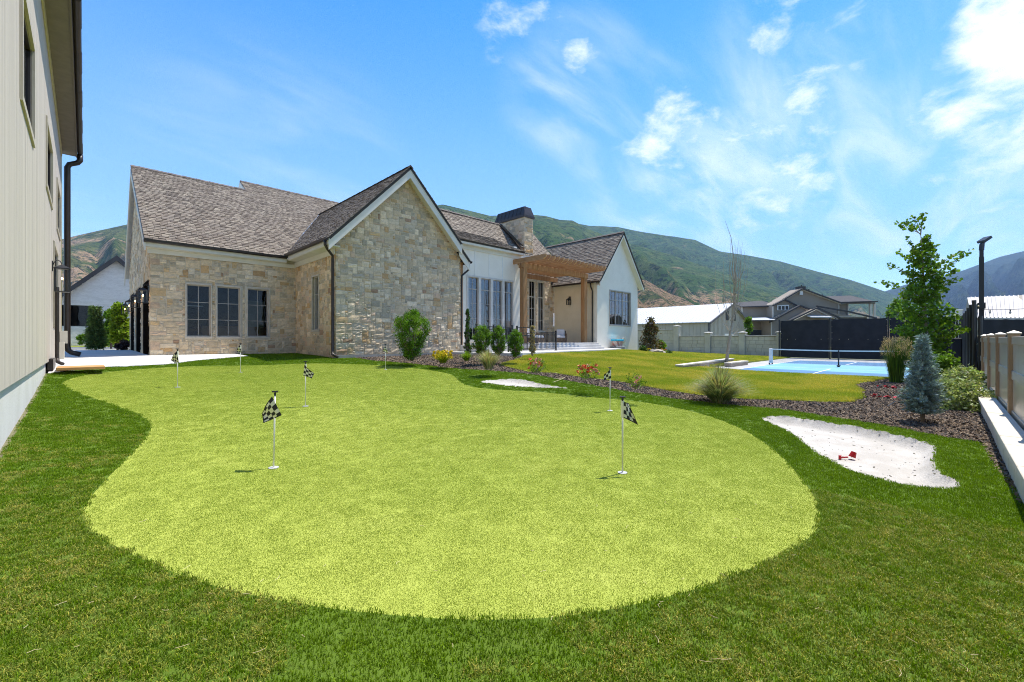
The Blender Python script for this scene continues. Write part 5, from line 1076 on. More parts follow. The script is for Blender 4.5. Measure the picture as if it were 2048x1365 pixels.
def mountain(name, prof, d0, d1, seed, m, pxr, spur=.5, skew=.8, nu=420, nv=150, foot=679, rough=.16):
    """heightfield between distance d0 (foot) and d1 (crest); crest elevation follows prof (photo px -> y)"""
    U = np.linspace(pxr[0], pxr[1], nu); Vv = np.linspace(0, 1.25, nv); u, v = np.meshgrid(U, Vv)
    d = d0 + (d1 - d0) * v; rr_ = (u - PX) / FPX; X = (FW[0] + RT[0] * rr_) * d; Y = (FW[1] + RT[1] * rr_) * d
    top = (HY - interp(prof, U)) / FPX * d1 + EYE
    s = np.clip(v, 0, 1); base = s ** 1.15; base = np.where(v > 1, 1 - (v - 1) * 1.2, base)
    w_ = (X * .72 + Y * .25) ; q = (Y * .75 - X * .2)
    rid = fbm(X / 900 + 7 + skew * v, Y / 900 + 3, seed, 6, True, .52) - .55
    ang = u / 125.0 + .9 * (fbm(X / 700 + 11, Y / 700, seed + 5, 4) - .5) * 2 + v * skew * 1.2; fall = 1 - np.abs(((ang + .35 * np.sin(ang * 2.3)) % 1) * 2 - 1) ** 1.15; ang2 = u / 45.0 + 1.3 * (fbm(X / 300 + 3, Y / 300, seed + 6, 4) - .5) * 2 + v * 1.6; fall2 = 1 - np.abs((ang2 % 1) * 2 - 1)
    rid = .60 * (fall - .5) * (.45 + .9 * fbm(X / 1500, Y / 1500 + 4, seed + 8, 3)) + .07 * (fall2 - .5) + .45 * rid
    rid2 = fbm(X / 260 + 5, Y / 260 + 9, seed + 1, 5, True, .5) - .55
    env = np.clip(s * (1 - s) ** 1.6 * 5.5, 0, 1) * .8
    z = top * (base + env * (spur * rid + rough * rid2)) + (rough * rid2 * .05 * top) * np.clip(v, 0, 1)
    z = np.where(v < .02, -30, z)
    me = bpy.data.meshes.new(name); vs = np.c_[X.ravel(), Y.ravel(), z.ravel()]
    i, j = np.meshgrid(np.arange(nv - 1), np.arange(nu - 1), indexing='ij'); a = (i * nu + j).ravel(); F = np.c_[a, a + 1, a + nu + 1, a + nu]
    me.vertices.add(len(vs)); me.vertices.foreach_set('co', vs.ravel().astype(np.float32)); me.loops.add(F.size); me.loops.foreach_set('vertex_index', F.ravel().astype(np.int32)); me.polygons.add(len(F)); me.polygons.foreach_set('loop_start', np.arange(0, F.size, 4, dtype=np.int32)); me.polygons.foreach_set('use_smooth', np.ones(len(F), bool)); me.update(); me.validate()
    me.materials.append(m); o = bpy.data.objects.new(name, me); col.objects.link(o); return tag(o, kind='structure')
def mtn_mat(name, g1, g2, tan, tan_amt=.5, dark=(.018, .034, .018), tz=(0, 260), s=1.0):
    m = bpy.data.materials.new(name); m.use_nodes = True; T = NT(m.node_tree); b = m.node_tree.nodes['Principled BSDF']; geo = T.new('ShaderNodeNewGeometry'); p = geo.outputs['Position']
    spz = T.new('ShaderNodeSeparateXYZ'); T.link(p, spz.inputs[0]); nz = T.new('ShaderNodeSeparateXYZ'); T.link(geo.outputs['True Normal'], nz.inputs[0])
    c = T.mix(T.ramp(T.noise(p, .012 * s, 9, .72), .42, .60), g1, g2)
    c = T.mix(T.ramp(T.noise(p, .035 * s, 9, .78), .50, .58), c, dark)
    c = T.mix(T.ramp(T.noise(p, .11 * s, 5, .7), .55, .68), c, tuple(x * 1.25 for x in g2))
    low = T.ramp(spz.outputs[2], tz[1], tz[0])
    f = T.math('ADD', T.noise(T.mapping(p, scale=(1, 1, .4)), .0052 * s, 9, .68), T.math('MULTIPLY', low, .18))
    tanf = T.math('MULTIPLY', T.ramp(f, .66 - .1 * tan_amt, .74 - .1 * tan_amt), T.ramp(T.noise(p, .07 * s, 5, .7), .60, .45))
    c = T.mix(tanf, c, tan)
    T.link(c, b.inputs['Base Color']); b.inputs['Roughness'].default_value = 1; b.inputs['Specular IOR Level'].default_value = 0
    bn = T.new('ShaderNodeBump'); bn.inputs['Distance'].default_value = 30; bn.inputs['Strength'].default_value = 1; T.link(T.noise(p, .03 * s, 9, .72), bn.inputs['Height']); T.link(bn.outputs[0], b.inputs['Normal']); return m
MG = mtn_mat('mountain_green', (.050, .100, .032), (.095, .135, .045), (.30, .22, .12), .15)
MG2 = mtn_mat('mountain_front', (.055, .105, .032), (.11, .145, .05), (.36, .24, .14), .5, tz=(20, 230))
ML = mtn_mat('mountain_tan', (.075, .115, .035), (.16, .17, .06), (.46, .31, .19), 1.1, tz=(-50, 500))
MBm = mtn_mat('mountain_blue', (.035, .062, .040), (.065, .085, .045), (.16, .13, .09), .3)
back = [(-400, 450), (700, 450), (840, 425), (868, 411), (900, 412), (975, 432), (1065, 430), (1120, 440), (1180, 452), (1235, 454), (1290, 465), (1345, 473), (1390, 480), (1440, 503), (1500, 512), (1560, 523), (1640, 545), (1700, 560), (1740, 573), (1800, 594), (1900, 630), (2100, 668)]
mountain('mountain_ridge', back, 1500, 3000, 11, MG, (500, 2100), spur=.5, rough=.12)
front = [(400, 450), (800, 445), (868, 412), (885, 409), (930, 420), (975, 431), (1010, 440), (1040, 434), (1065, 430), (1090, 432), (1120, 440), (1145, 441), (1180, 460), (1240, 482), (1340, 510), (1430, 540), (1520, 570), (1600, 594), (1660, 612), (1760, 640), (1900, 665), (2100, 676)]
mountain('mountain_spur', front, 700, 1900, 23, MG2, (500, 2000), spur=.45, rough=.14)
foot_ = [(900, 560), (1100, 540), (1200, 545), (1290, 560), (1340, 588), (1400, 608), (1480, 625), (1560, 640), (1700, 655), (1900, 670)]
mountain('foothill', foot_, 500, 1000, 37, mtn_mat('foothill_mat', (.055, .09, .03), (.11, .12, .045), (.38, .25, .145), 1.6, tz=(0, 160), s=1.7), (900, 1900), spur=.5, rough=.3, nu=300, nv=100)
left = [(-700, 600), (-300, 560), (0, 505), (120, 480), (160, 470), (200, 461), (255, 449), (330, 430), (450, 430), (600, 450), (800, 500)]
mountain('mountain_left', left, 500, 1500, 51, ML, (-700, 800), spur=.35, rough=.15)
right = [(1500, 640), (1650, 610), (1740, 590), (1770, 583), (1810, 570), (1850, 561), (1880, 555), (1930, 540), (1965, 527), (2000, 514), (2048, 503), (2200, 480), (2500, 470), (3200, 520)]
mountain('mountain_far', right, 1900, 4300, 67, MBm, (1450, 3200), spur=.6, rough=.2)
b = MB(); e_ = 9000                                   # summer haze of the valley
b.box((-1200, -4500, -40), (6200, 4200, 1250)); hz = b.build('haze', MATS['court_line'], kind='stuff', origin=(0, 0, 0)); hz['label'] = 'thin blue summer haze filling the valley'
hm = bpy.data.materials.new('haze_air'); hm.use_nodes = True; nt = hm.node_tree; nt.nodes.remove(nt.nodes['Principled BSDF']); pv = nt.nodes.new('ShaderNodeVolumePrincipled'); pv.inputs['Density'].default_value = 8e-5; pv.inputs['Color'].default_value = (.42, .62, 1.0, 1); pv.inputs['Anisotropy'].default_value = 0.0
nt.links.new(pv.outputs[0], nt.nodes['Material Output'].inputs['Volume']); hz.data.materials[0] = hm
# ------------------------------------------------------------------ buildings farther off
M_brick = mat('white_brick', [(.64, .61, .57), (.72, .69, .65), (.55, .52, .49)], .9, 2.5, .01, 8, stretch=(1, 1, 3.2), fine=.12)
bh = thing('brick_house', (1.8, 45, .9), 'white brick house with a dark roof across the street, behind the weeping spruce', 'house')
fb2 = Frame((0, 45, 0), (1, 0, 0), (0, -1, 0)); q = [(-.55, 1.22, 2.35, 4.02)]
b = MB(); slab_wall(b, fb2, -4.6, 8.6, .6, 4.0, [(-1.25, .38, 2.45, 4.0)], -.3, 0); b.prism([(-4.6, 45, 4.002), (8.6, 45, 4.002), (8.6, 45, 1.0), (8.6, 45, 3.0)][:2] + [(6.0, 45, 4.003)], (0, .3, 0)) if False else None
b.prism([(-1.62, 45, 4.002), (5.3, 45, 4.002), (1.75, 45, 7.55)], (0, .3, 0)); wl = b.build('brick_wall', M_brick, bh)
b = MB()
r_ = random.Random(5); zc_ = 1.05; row = 0
while zc_ < 7.3:
    x0_ = -4.5 if zc_ < 4.0 else 1.75 - (7.5 - zc_) * .98; x1_ = 8.5 if zc_ < 4 else 1.75 + (7.5 - zc_) * .98; x = x0_ + r_.uniform(0, .2)
    while x < x1_ - .3:
        l = r_.uniform(.30, .42)
        if not (-1.25 < x + l and x < .4 and 2.35 < zc_ + .1 and zc_ < 4.0) and zc_ + .1 < 7.3: fb2.box(b, x + .01, min(x + l, x1_) - .01, zc_ + .012, zc_ + .115, 0, r_.uniform(.006, .022))
        x += l
    zc_ += .128
b.build('bricks', M_brick, bh, kind='stuff')
M_blk = mat('dark_roof', [(.03, .03, .033), (.045, .045, .048)], .7, 2)
for sg_, xe in ((-1, -2.9), (1, 5.9)):
    ze = 7.75 - abs(xe - 1.75) * 1.04; b = MB(); b.prism([(1.75, 44.55, 7.92), (xe, 44.55, ze + .1), (xe, 44.55, ze - .22), (1.75, 44.55, 7.50)], (0, .06, 0)); b.build('fascia', M_blk, bh); b = MB(); b.prism([(1.75, 44.6, 7.9), (xe, 44.6, ze + .08), (xe, 58, ze + .08), (1.75, 58, 7.9)], (0, 0, -.08)); b.build('roof', M_blk, bh)
window(bh, fb2, -1.25, .38, 2.45, 4.0, 1, (), m=M_black, sill=False, inset=.05); room(bh, fb2, -2, 2, 1.2, 4.6, 3)
b = MB(); b.prism([(-30, 50, .8), (-12, 50, .8), (-12, 50, 5), (-21, 50, 9), (-30, 50, 5)], (0, 12, 0)); 
# metal barn
barn = thing('metal_barn', (60, 22.6, 0), 'long tan metal barn with a bright white metal roof behind the precast wall', 'barn')
M_barn = mat('barn_tan', [(.50, .425, .32), (.54, .46, .35)], .6, 1); M_wroof = mat('white_metal_roof', [(.56, .56, .56), (.60, .60, .60)], .5, .6); M_btrim = mat('barn_trim', [(.12, .11, .105)], .6)
b = MB(); b.box((60, 22.6, -.5), (77, 60, 3.85)); b.prism([(60, 22.6, 3.852), (77, 22.6, 3.852), (68.7, 22.6, 6.7)], (0, 37, 0)); b.build('barn_wall', M_barn, barn)
b = MB()
for k in range(75): y = 22.7 + k * .5; b.box((59.95, y, 0), (60.0, y + .1, 3.8))
for k in range(34): x = 60.1 + k * .5; b.box((x, 22.55, 0), (x + .1, 22.6, min(3.8 + (x - 60) * .32, 3.8 + (77 - x) * .34)))
b.build('wall_ribs', M_barn, barn, kind='stuff')
b = MB(); b.prism([(59.6, 22.2, 3.75), (68.7, 22.2, 6.78), (68.7, 60, 6.78), (59.6, 60, 3.75)], (0, 0, .1)); b.build('barn_roof', M_wroof, barn); b = MB(); b.prism([(77.4, 22.2, 3.75), (68.7, 22.2, 6.78), (68.7, 60, 6.78), (77.4, 60, 3.75)], (0, 0, .1)); b.build('barn_roof', M_wroof, barn)
b = MB()
for k in range(60): y = 22.3 + k * .62; b.bar((59.6, y, 3.87), (68.7, y, 6.90), .05, .05)
b.build('roof_ribs', M_wroof, barn, kind='stuff')
b = MB(); b.prism([(59.6, 22.15, 3.55), (68.7, 22.15, 6.6), (68.7, 22.15, 6.9), (59.6, 22.15, 3.85)], (0, .1, 0)); b.prism([(77.4, 22.15, 3.55), (68.7, 22.15, 6.6), (68.7, 22.15, 6.9), (77.4, 22.15, 3.85)], (0, .1, 0)); b.box((59.9, 22.5, 0), (60.3, 22.66, 3.7)); b.build('corner_trim', M_btrim, barn)
for x0, x1, z0, z1 in ((66.3, 67.3, 4.3, 5.7), (69.4, 70.3, 4.3, 5.7)): b = MB(); b.box((x0, 22.5, z0), (x1, 22.62, z1)); b.build('window', M_dark, barn)
for x0, x1, z0, z1, m_ in ((63.8, 65.3, 1.2, 2.0, M_dark), (65.7, 69.6, 0, 2.3, M_white), (71.5, 73, 1.2, 2.0, M_dark)): b = MB(); b.box((x0, 22.48, z0), (x1, 22.61, z1)); b.build('barn_door' if m_ is M_white else 'window', m_, barn)
# big grey house: built square-on to the court, at 75 m
GD = 75.0
gh = thing('gray_house', tuple(at(1640, 700, GD)), 'large grey lap-sided house with dark roofs and white trim behind the windscreen', 'house')
fgv = Vector((FW[0], FW[1], 0)); rgv = Vector((RT[0], RT[1], 0))
def gp_(px, py, dd=0): v = at(px, py, GD); return v + fgv * dd
M_lap = mat('grey_siding', [(.26, .215, .165), (.30, .25, .195)], .8, .5); M_lap2 = mat('grey_siding_dark', [(.15, .135, .12), (.17, .155, .14)], .8, .5); M_groof = mat('grey_roof', [(.045, .043, .043), (.065, .062, .062)], .9, 2, .02, 8, fine=.2); M_wt = mat('house_trim', [(.50, .46, .39)], .6)
def gwall(poly, dd, th=3.0, m=M_lap, name='wall', lap=True):
    b = MB(); b.prism([gp_(x, y, dd) for x, y in poly], fgv * th); o = b.build(name, m, gh)
    if lap:
        b = MB(); ys = [p[1] for p in poly]; y = min(ys) + 1.4
        while y < max(ys):
            xs = []
            for i in range(len(poly)):
                (xa, ya), (xb, yb_) = poly[i], poly[(i + 1) % len(poly)]
                if (ya > y) != (yb_ > y): xs.append(xa + (xb - xa) * (y - ya) / (yb_ - ya))
            xs.sort()
            for a_, c_ in zip(xs[::2], xs[1::2]):
                if c_ - a_ > 1: b.prism([gp_(a_, y - 1.5, dd - .0), gp_(c_, y - 1.5, dd), gp_(c_, y, dd - .05), gp_(a_, y, dd - .05)], fgv * .03)
            y += 1.75
        b.build('lap_siding', m, gh, kind='stuff')
    return o
def gstrip(pts, w_, dd, m, name, th=.3):
    for (xa, ya), (xb, yb_) in zip(pts[:-1], pts[1:]):
        b = MB(); b.prism([gp_(xa, ya, dd), gp_(xb, yb_, dd), gp_(xb, yb_ + w_, dd), gp_(xa, ya + w_, dd)], fgv * th) if abs(xb - xa) > abs(w_) * .2 else b.prism([gp_(xa, ya, dd), gp_(xa + w_, ya, dd), gp_(xb + w_, yb_, dd), gp_(xb, yb_, dd)], fgv * th); b.build(name, m, gh)
def groof(poly, m=M_groof, name='roof'):
    """poly of (px, py, depth offset)"""
    b = MB(); P = [gp_(x, y, d) for x, y, d in poly]; b.prism(P, (0, 0, -.15)); b.build(name, m, gh)
gwall([(1577, 598), (1617, 575), (1694, 602), (1694, 690), (1577, 690)], 2.0)                       # main gable
gwall([(1695, 606), (1722, 606), (1722, 690), (1695, 690)], 3.0)
gwall([(1505, 611), (1556, 611), (1556, 690), (1505, 690)], 3.5)                                     # left wing
gwall([(1556, 608), (1578, 597.5), (1602, 608), (1602, 690), (1556, 690)], 1.5)                     # small gable
gwall([(1545, 640), (1602, 611), (1662, 640), (1662, 695), (1545, 695)], .6)                         # lower gable
gwall([(1579, 640), (1621, 619), (1655, 638), (1655, 695), (1579, 695)], -1.2)
gwall([(1655, 622), (1700, 630), (1757, 640), (1757, 695), (1655, 695)], 1.2)
gwall([(1479, 606), (1512, 604), (1512, 690), (1479, 690)], 14, m=M_lap2)
for poly in ([(1575, 599), (1617, 574.5), (1697, 604)],): gstrip(poly, 2.6, 1.4, M_groof, 'fascia'); gstrip([(x, y + 2.6) for x, y in poly], 1.2, 1.6, M_wt, 'rake_trim')
gstrip([(1553, 610), (1578, 597), (1606, 611)], 2.4, 1.0, M_groof, 'fascia'); gstrip([(1541, 643), (1602, 610), (1672, 637)], 3, .1, M_groof, 'fascia'); gstrip([(1570, 640.5), (1621, 616), (1674, 640)], 3, -1.8, M_groof, 'fascia'); gstrip([(1578, 641), (1621, 620.5), (1657, 638)], 1.0, -1.5, M_wt, 'rake_trim')
gstrip([(1640, 611), (1700, 621), (1760, 635)], 2.6, .6, M_groof, 'fascia')
groof([(1500, 611, 3), (1577, 608, 3), (1577, 593.5, 8), (1512, 598, 8)]); groof([(1477, 611, 13), (1512, 610, 13), (1512, 602, 16), (1480, 604, 16)])
groof([(1694, 604, 2), (1770, 601, 2), (1773, 582, 8), (1668, 586, 8)]); groof([(1606, 611, 1), (1672, 637, 0), (1676, 636, 3), (1625, 606, 6)], name='roof')
groof([(1490, 641, -.5), (1548, 640.5, -.5), (1553, 632.5, 3), (1499, 634.5, 3)], mat('porch_metal', [(.50, .50, .51)], .4), 'porch_roof'); gstrip([(1489, 641), (1548, 640.5)], 1.5, -.7, M_groof, 'fascia'); gstrip([(1500, 611), (1556, 610)], 1.6, 2.7, M_groof, 'fascia'); gstrip([(1694, 602.5), (1772, 600.5)], 2.2, 1.6, M_groof, 'fascia')
groof([(1602, 635.5, -2.6), (1642, 635.5, -2.6), (1642, 632, -1.2), (1603, 632, -1.2)], mat('porch_metal', [(.5, .5, .5)], .4), 'awning')
for x, y0, y1, dd in ((1504.5, 612, 660, 3.3), (1555, 611, 660, 1.3), (1601, 612, 620, 1.2), (1693, 604, 628, 1.8), (1720, 604, 640, 2.7), (1545.5, 641, 690, .4), (1578, 641, 690, -1.4), (1654, 640, 690, -1.4)): gstrip([(x, y0), (x + .01, y1)], 1.4, dd, M_wt, 'corner_board')
for x in (1761, 1769.5): b = MB(); b.prism([gp_(x, 604, 2.2), gp_(x + 3.6, 604, 2.2), gp_(x + 3.6, 700, 2.2), gp_(x, 700, 2.2)], fgv * .3); b.build('balcony_post', M_wt, gh)
b = MB(); b.prism([gp_(1697, 603.2, 2), gp_(1770, 603.2, 2), gp_(1770, 606, 2), gp_(1697, 606, 2)], fgv * .4); b.build('balcony_beam', M_lap2, gh)
b = MB(); b.prism([gp_(1564, 610, 1.3), gp_(1587.5, 609, 1.3), gp_(1587.5, 620, 1.3), gp_(1564, 620, 1.3)], fgv * .1); f = b.build('window', mat('window_white', [(.62, .62, .6)], .5), gh)
for k in range(3): b = MB(); b.prism([gp_(1566 + k * 7.3, 611.3, 1.25), gp_(1571 + k * 7.3, 611.3, 1.25), gp_(1571 + k * 7.3, 618.8, 1.25), gp_(1566 + k * 7.3, 618.8, 1.25)], fgv * .04); b.build('pane', M_dark, f)
b = MB(); b.prism([gp_(1613.5, 580, 1.7), gp_(1619, 580, 1.7), gp_(1619, 588, 1.7), gp_(1613.5, 588, 1.7)], fgv * .25); b.build('gable_vent', MATS['window_white'], gh)
b = MB(); b.prism([gp_(1618, 576, 2.6), gp_(1632, 576, 2.6), gp_(1632, 569.5, 2.6), gp_(1618, 569.5, 2.6)], fgv * 1.0); b.build('chimney', M_groof, gh)
for x, y, h in ((1641, 581, 6), (1626, 570, 4), (1669, 590, 4)): b = MB(); b.tube([gp_(x, y, 3), gp_(x, y - h, 3)], .12, 8); b.build('vent_pipe', M_groof, gh)
gstrip([(1607, 641), (1641, 641)], 1.5, -1.35, M_wt, 'window_frame'); gstrip([(1607, 641), (1607.01, 660)], 1.5, -1.35, M_wt, 'window_frame'); gstrip([(1640, 641), (1640.01, 660)], 1.5, -1.35, M_wt, 'window_frame')
b = MB(); b.prism([gp_(1687, 634.5, 1.1), gp_(1744, 634.5, 1.1), gp_(1744, 650, 1.1), gp_(1687, 650, 1.1)], fgv * .05); b.build('porch_opening', M_dark, gh); gstrip([(1685, 633), (1746, 633)], 1.5, .95, M_wt, 'window_frame')
b = MB(); b.prism([gp_(1505, 660, 3.3), gp_(1545, 660, 3.3), gp_(1545, 690, 3.3), gp_(1505, 690, 3.3)], fgv * .1); b.build('dark_base', mat('slate', [(.035, .037, .042)], .8), gh)
# white-roofed shed at the right
sh = thing('metal_shed', (36, -6, 0), 'metal shed with a pale ribbed roof behind the black screens at the right', 'shed')
p1 = at(1934, 595, 40); 
def rr2(px, py, t): return at(px, py, t)
A_ = at(1934.5, 595.5, 40); B_ = at(2075, 590, 35.5); C_ = at(2075, 637, 31.5); D_ = at(1944, 636, 36); 
b = MB(); b.prism([A_, B_, C_, D_], (0, 0, -.12)); b.build('shed_roof', mat('shed_roof', [(.50, .46, .42), (.56, .52, .48)], .5, .5), sh)
for k in range(1, 16): p = A_.lerp(B_, k / 16); q = D_.lerp(C_, k / 16); b = MB(); b.bar(p + Z3 * .03, q + Z3 * .03, .07, .06); b.build('roof_seam', mat('shed_seam', [(.40, .36, .32)], .5), sh)
E_ = at(1929, 639, 43); b = MB(); n_ = (B_ - A_); n_.z = 0; n_.normalize(); b.prism([A_ + Z3 * -.15, D_ + Z3 * -.2, Vector((D_.x, D_.y, -.3)), Vector((E_.x, E_.y, -.3)), E_], n_ * 14); b.build('shed_wall', mat('shed_wall', [(.34, .30, .24)], .8), sh)
# ------------------------------------------------------------------ planting
L_dark = leafmat('leaf_dark', (.045, .105, .014), (.075, .15, .02), .3)
L_mid = leafmat('leaf_mid', (.11, .23, .014), (.17, .29, .025), .38)
L_lime = leafmat('leaf_lime', (.21, .33, .02), (.30, .39, .035), .38)
L_blue = leafmat('needle_blue', (.20, .28, .27), (.29, .38, .38), .15, .7, 6)
L_spr = leafmat('needle_green', (.07, .13, .03), (.12, .17, .045), .2, .7, 6)
L_vari = leafmat('leaf_varieg', (.25, .34, .09), (.46, .50, .26), .3, .5, 9)
L_red = leafmat('leaf_red', (.19, .10, .05), (.10, .12, .04), .35, .5, 5)
L_yel = leafmat('leaf_yellow', (.50, .42, .02), (.30, .34, .03), .35)
L_purp = leafmat('leaf_purple', (.055, .03, .035), (.08, .045, .05), .3)
L_grass = leafmat('grass_pale', (.28, .37, .15), (.40, .43, .24), .35, .5, 5)
L_tan = leafmat('grass_tan', (.36, .28, .15), (.44, .36, .22), .35, .6, 5)
L_plume = leafmat('plume', (.56, .40, .25), (.64, .50, .32), .4, .8, 8)
M_bark = mat('bark', [(.16, .12, .085), (.22, .17, .125)], .9, 8, .01, 20); M_barkp = mat('bark_pale', [(.30, .24, .17), (.38, .31, .23)], .85, 10, .005, 30)
def leaf(b, p, s, c, r=random, asp=.6, up=.0):
    a = r.uniform(0, 6.283); e = r.uniform(-1.1, 1.1) ; d = Vector((math.cos(a) * math.cos(e), math.sin(a) * math.cos(e), math.sin(e) + up)).normalized()
    sd = d.cross(Vector((r.uniform(-1, 1), r.uniform(-1, 1), r.uniform(-1, 1)))).normalized(); n = d.cross(sd)
    m_ = p + d * s * .5; b.add([p, m_ + sd * s * asp * .5 + n * s * .06, p + d * s, m_ - sd * s * asp * .5 + n * s * .06], [(0, 1, 2), (0, 2, 3)], c)
def shade(r=random, lo=.55, hi=1.35): k = r.uniform(lo, hi); return (k * r.uniform(.9, 1.12), k, k * r.uniform(.8, 1.1))
def stems(name, base, tips, m, t, r0=.02, kink=.05):
    b = MB()
    for q in tips:
        q = Vector(q); P = [base]
        for k in range(1, 6): f = k / 5; v = base.lerp(q, f); v += Vector((random.uniform(-kink, kink), random.uniform(-kink, kink), 0)) * math.sin(math.pi * f); P.append(v)
        b.tube(P, [r0 * (1 - .8 * k / 5) for k in range(6)], 5)
    return b.build(name, m, t)
def shrub(px, py, t, wpx, hpx, n, ls, m, name, label, cat='shrub', group=None, prof=None, clumps=0, bark=M_bark, skip=0.08, up=.3, gap=0.0):
    """leafy shrub: base pixel, distance, width and height; leaves gathered in clumps through the crown"""
    p = at(px, py, t); L = Vector((p.x, p.y, p.z)); th = thing(name, L, label, cat, group); W_ = size(wpx, t) / 2; H = size(hpx, t)
    prof = prof or (lambda f: math.sqrt(max(0, 1 - (2 * f - 1) ** 2)) * .95 + .05)
    n = int(n * 2.3); clumps = int((clumps or max(12, n // 90)) * 1.6); cl = []
    for _ in range(clumps):
        f = random.uniform(skip, 1); rad = prof((f - skip) / (1 - skip)) * W_ * math.sqrt(random.uniform(.1, 1.0)); a = random.uniform(0, 6.283)
        cl.append((L + Vector((math.cos(a) * rad, math.sin(a) * rad, f * H)), random.uniform(.65, 1.25)))
    stems('stem', L, [c for c, _ in cl[:max(8, clumps // 4)]], bark, th, .012 + H * .008, .04)
    b = MB(); rc = W_ * (.30 if clumps < 60 else .2)
    for i in range(n):
        c, k = random.choice(cl); v = Vector((random.gauss(0, 1), random.gauss(0, 1), random.gauss(0, 1.1))) * rc * .5; p = c + v
        if p.z < L.z + .02: p.z = L.z + random.uniform(.02, .1)
        s = shade(); leaf(b, p, ls * random.uniform(.7, 1.3), tuple(q * k for q in s), up=up)
    b.build('foliage', m, th); return th
def clump(px, py, t, wpx, hpx, n, wd, ms, name, label, cat='ornamental grass', group=None, droop=.6, plume=None, upright=False, rb=.12):
    p = at(px, py, t); L = Vector(p); th = thing(name, L, label, cat, group); W_ = size(wpx, t) / 2; H = size(hpx, t)
    bs = [MB() for _ in ms]
    for i in range(n):
        b = bs[random.choices(range(len(ms)), [w_ for _, w_ in ms])[0]]; a = random.uniform(0, 6.283); r_ = random.random() ** .6; l = H * random.uniform(.65, 1.05) ; out = W_ * r_ * (1 if not upright else .75)
        o = L + Vector((math.cos(a), math.sin(a), 0)) * rb * r_ * W_ * 2; d = Vector((math.cos(a + random.uniform(-.4, .4)), math.sin(a + random.uniform(-.4, .4)), 0)); sd = Vector((-d.y, d.x, 0)) * wd / 2
        top = l * (1 - (droop * r_ ** 1.5 if not upright else .1 * r_)); P = []
        for k in range(6): f = k / 5; P.append(o + d * out * (f ** 1.6) + Z3 * (top * (f * (1.35 - .35 * f * (1 + r_ * droop)) if not upright else top and f)))
        vs = []
        for k, q in enumerate(P): w_ = 1 - (k / 5) ** 2 * .9; vs += [q - sd * w_, q + sd * w_]
        b.add(vs, [(2 * k, 2 * k + 1, 2 * k + 3, 2 * k + 2) for k in range(5)], shade())
    for b, (m_, _) in zip(bs, ms):
        if b.v: b.build('blades', m_, th)
    if plume:
        b = MB(); pm, pn, z0, z1, pw = plume
        for i in range(pn):
            a = random.uniform(0, 6.283); r_ = math.sqrt(random.random()); f = random.uniform(z0, z1); rad = pw * W_ * r_ * (1 - .35 * abs((f - z0) / (z1 - z0) - .35)); q = L + Vector((math.cos(a) * rad, math.sin(a) * rad, H * f))
            dd = Vector((math.cos(a) * .35 * r_, math.sin(a) * .35 * r_, 1)).normalized(); ln = H * .10
            for k in range(9): leaf(b, q + dd * ln * k / 9, .035, shade(), asp=.35, up=1.0)
        b.build('plumes', pm, th)
    return th
def flowers(th, L, W_, H, n, cols, s=.05, zlo=.5):
    for m_, k_ in cols:
        for _ in range(k_):
            a = random.uniform(0, 6.283); r_ = math.sqrt(random.random()) * W_; c = L + Vector((math.cos(a) * r_, math.sin(a) * r_, H * random.uniform(zlo, 1.02))); b = MB()
            for i in range(14): leaf(b, c, s * random.uniform(.7, 1.1), shade(lo=.75), asp=.9)
            b.build('flower', m_, th)
# tall shrub before the wing gable
shrub(824, 722, 15.9, 66, 96, 5200, .055, L_mid, 'deciduous_shrub', 'bright green vase-shaped shrub in front of the stone gable wall', prof=lambda f: .30 + .72 * math.sin(min(1, f * 1.25) * math.pi * .62) if f < .8 else 1.0 - (f - .8) * 3.9, clumps=110, up=.6)
G = 'round green bushes in front of the railing'
shrub(963, 713, 16.4, 40, 60, 3600, .042, L_mid, 'round_bush', 'bright green bush in front of the black railing, left of three and largest', 'bush', G, clumps=80)
shrub(997, 712, 16.8, 33, 58, 2900, .042, L_mid, 'round_bush', 'bright green bush in front of the black railing, middle of three', 'bush', G, clumps=70)
shrub(1030, 716, 16.6, 33, 54, 2900, .042, L_mid, 'round_bush', 'bright green bush in front of the black railing, right of three beside the gate', 'bush', G, clumps=70)
shrub(935, 712, 17.0, 19, 92, 2400, .035, L_dark, 'columnar_cypress', 'slim dark green columnar evergreen beside the bronze downspout', 'evergreen', prof=lambda f: (1 - f) ** .45 * (.8 + .3 * math.sin(f * 17)) * .85, clumps=90, up=1.2)
shrub(1065, 712, 18.2, 17, 58, 700, .05, L_tan, 'dry_shrub', 'tan dried-up columnar shrub in front of the gate', 'shrub', prof=lambda f: .75 - .3 * f, clumps=60, up=.8, bark=M_barkp)
th = clump(886, 726, 15.3, 50, 28, 420, .018, [(L_lime, 2), (L_yel, 3)], 'yellow_daylily', 'low clump of yellow flowering daylilies at the foot of the stone wall', 'flowers', droop=.5); p = at(886, 726, 15.3); flowers(th, Vector(p), .36, .42, 0, [(mat('petal_yellow', [(.70, .52, .02)], .6), 60)], .06, .4)
clump(933, 722, 15.8, 34, 22, 260, .02, [(L_mid, 1), (L_lime, .4)], 'strappy_plant', 'small strappy green plant at the foot of the columnar evergreen', 'plant', droop=.4)
clump(977, 739, 13.6, 60, 46, 800, .012, [(L_tan, 2.2), (L_grass, 2), (L_dark, .3)], 'tufted_grass', 'straw and green tufted ornamental grass in front of the round bushes', droop=.35)
clump(1440, 806, 9.9, 122, 86, 1900, .012, [(L_grass, 4), (L_tan, 2), (L_dark, .8)], 'fountain_grass', 'large pale green fountain grass clump between lawn and turf', droop=.55)
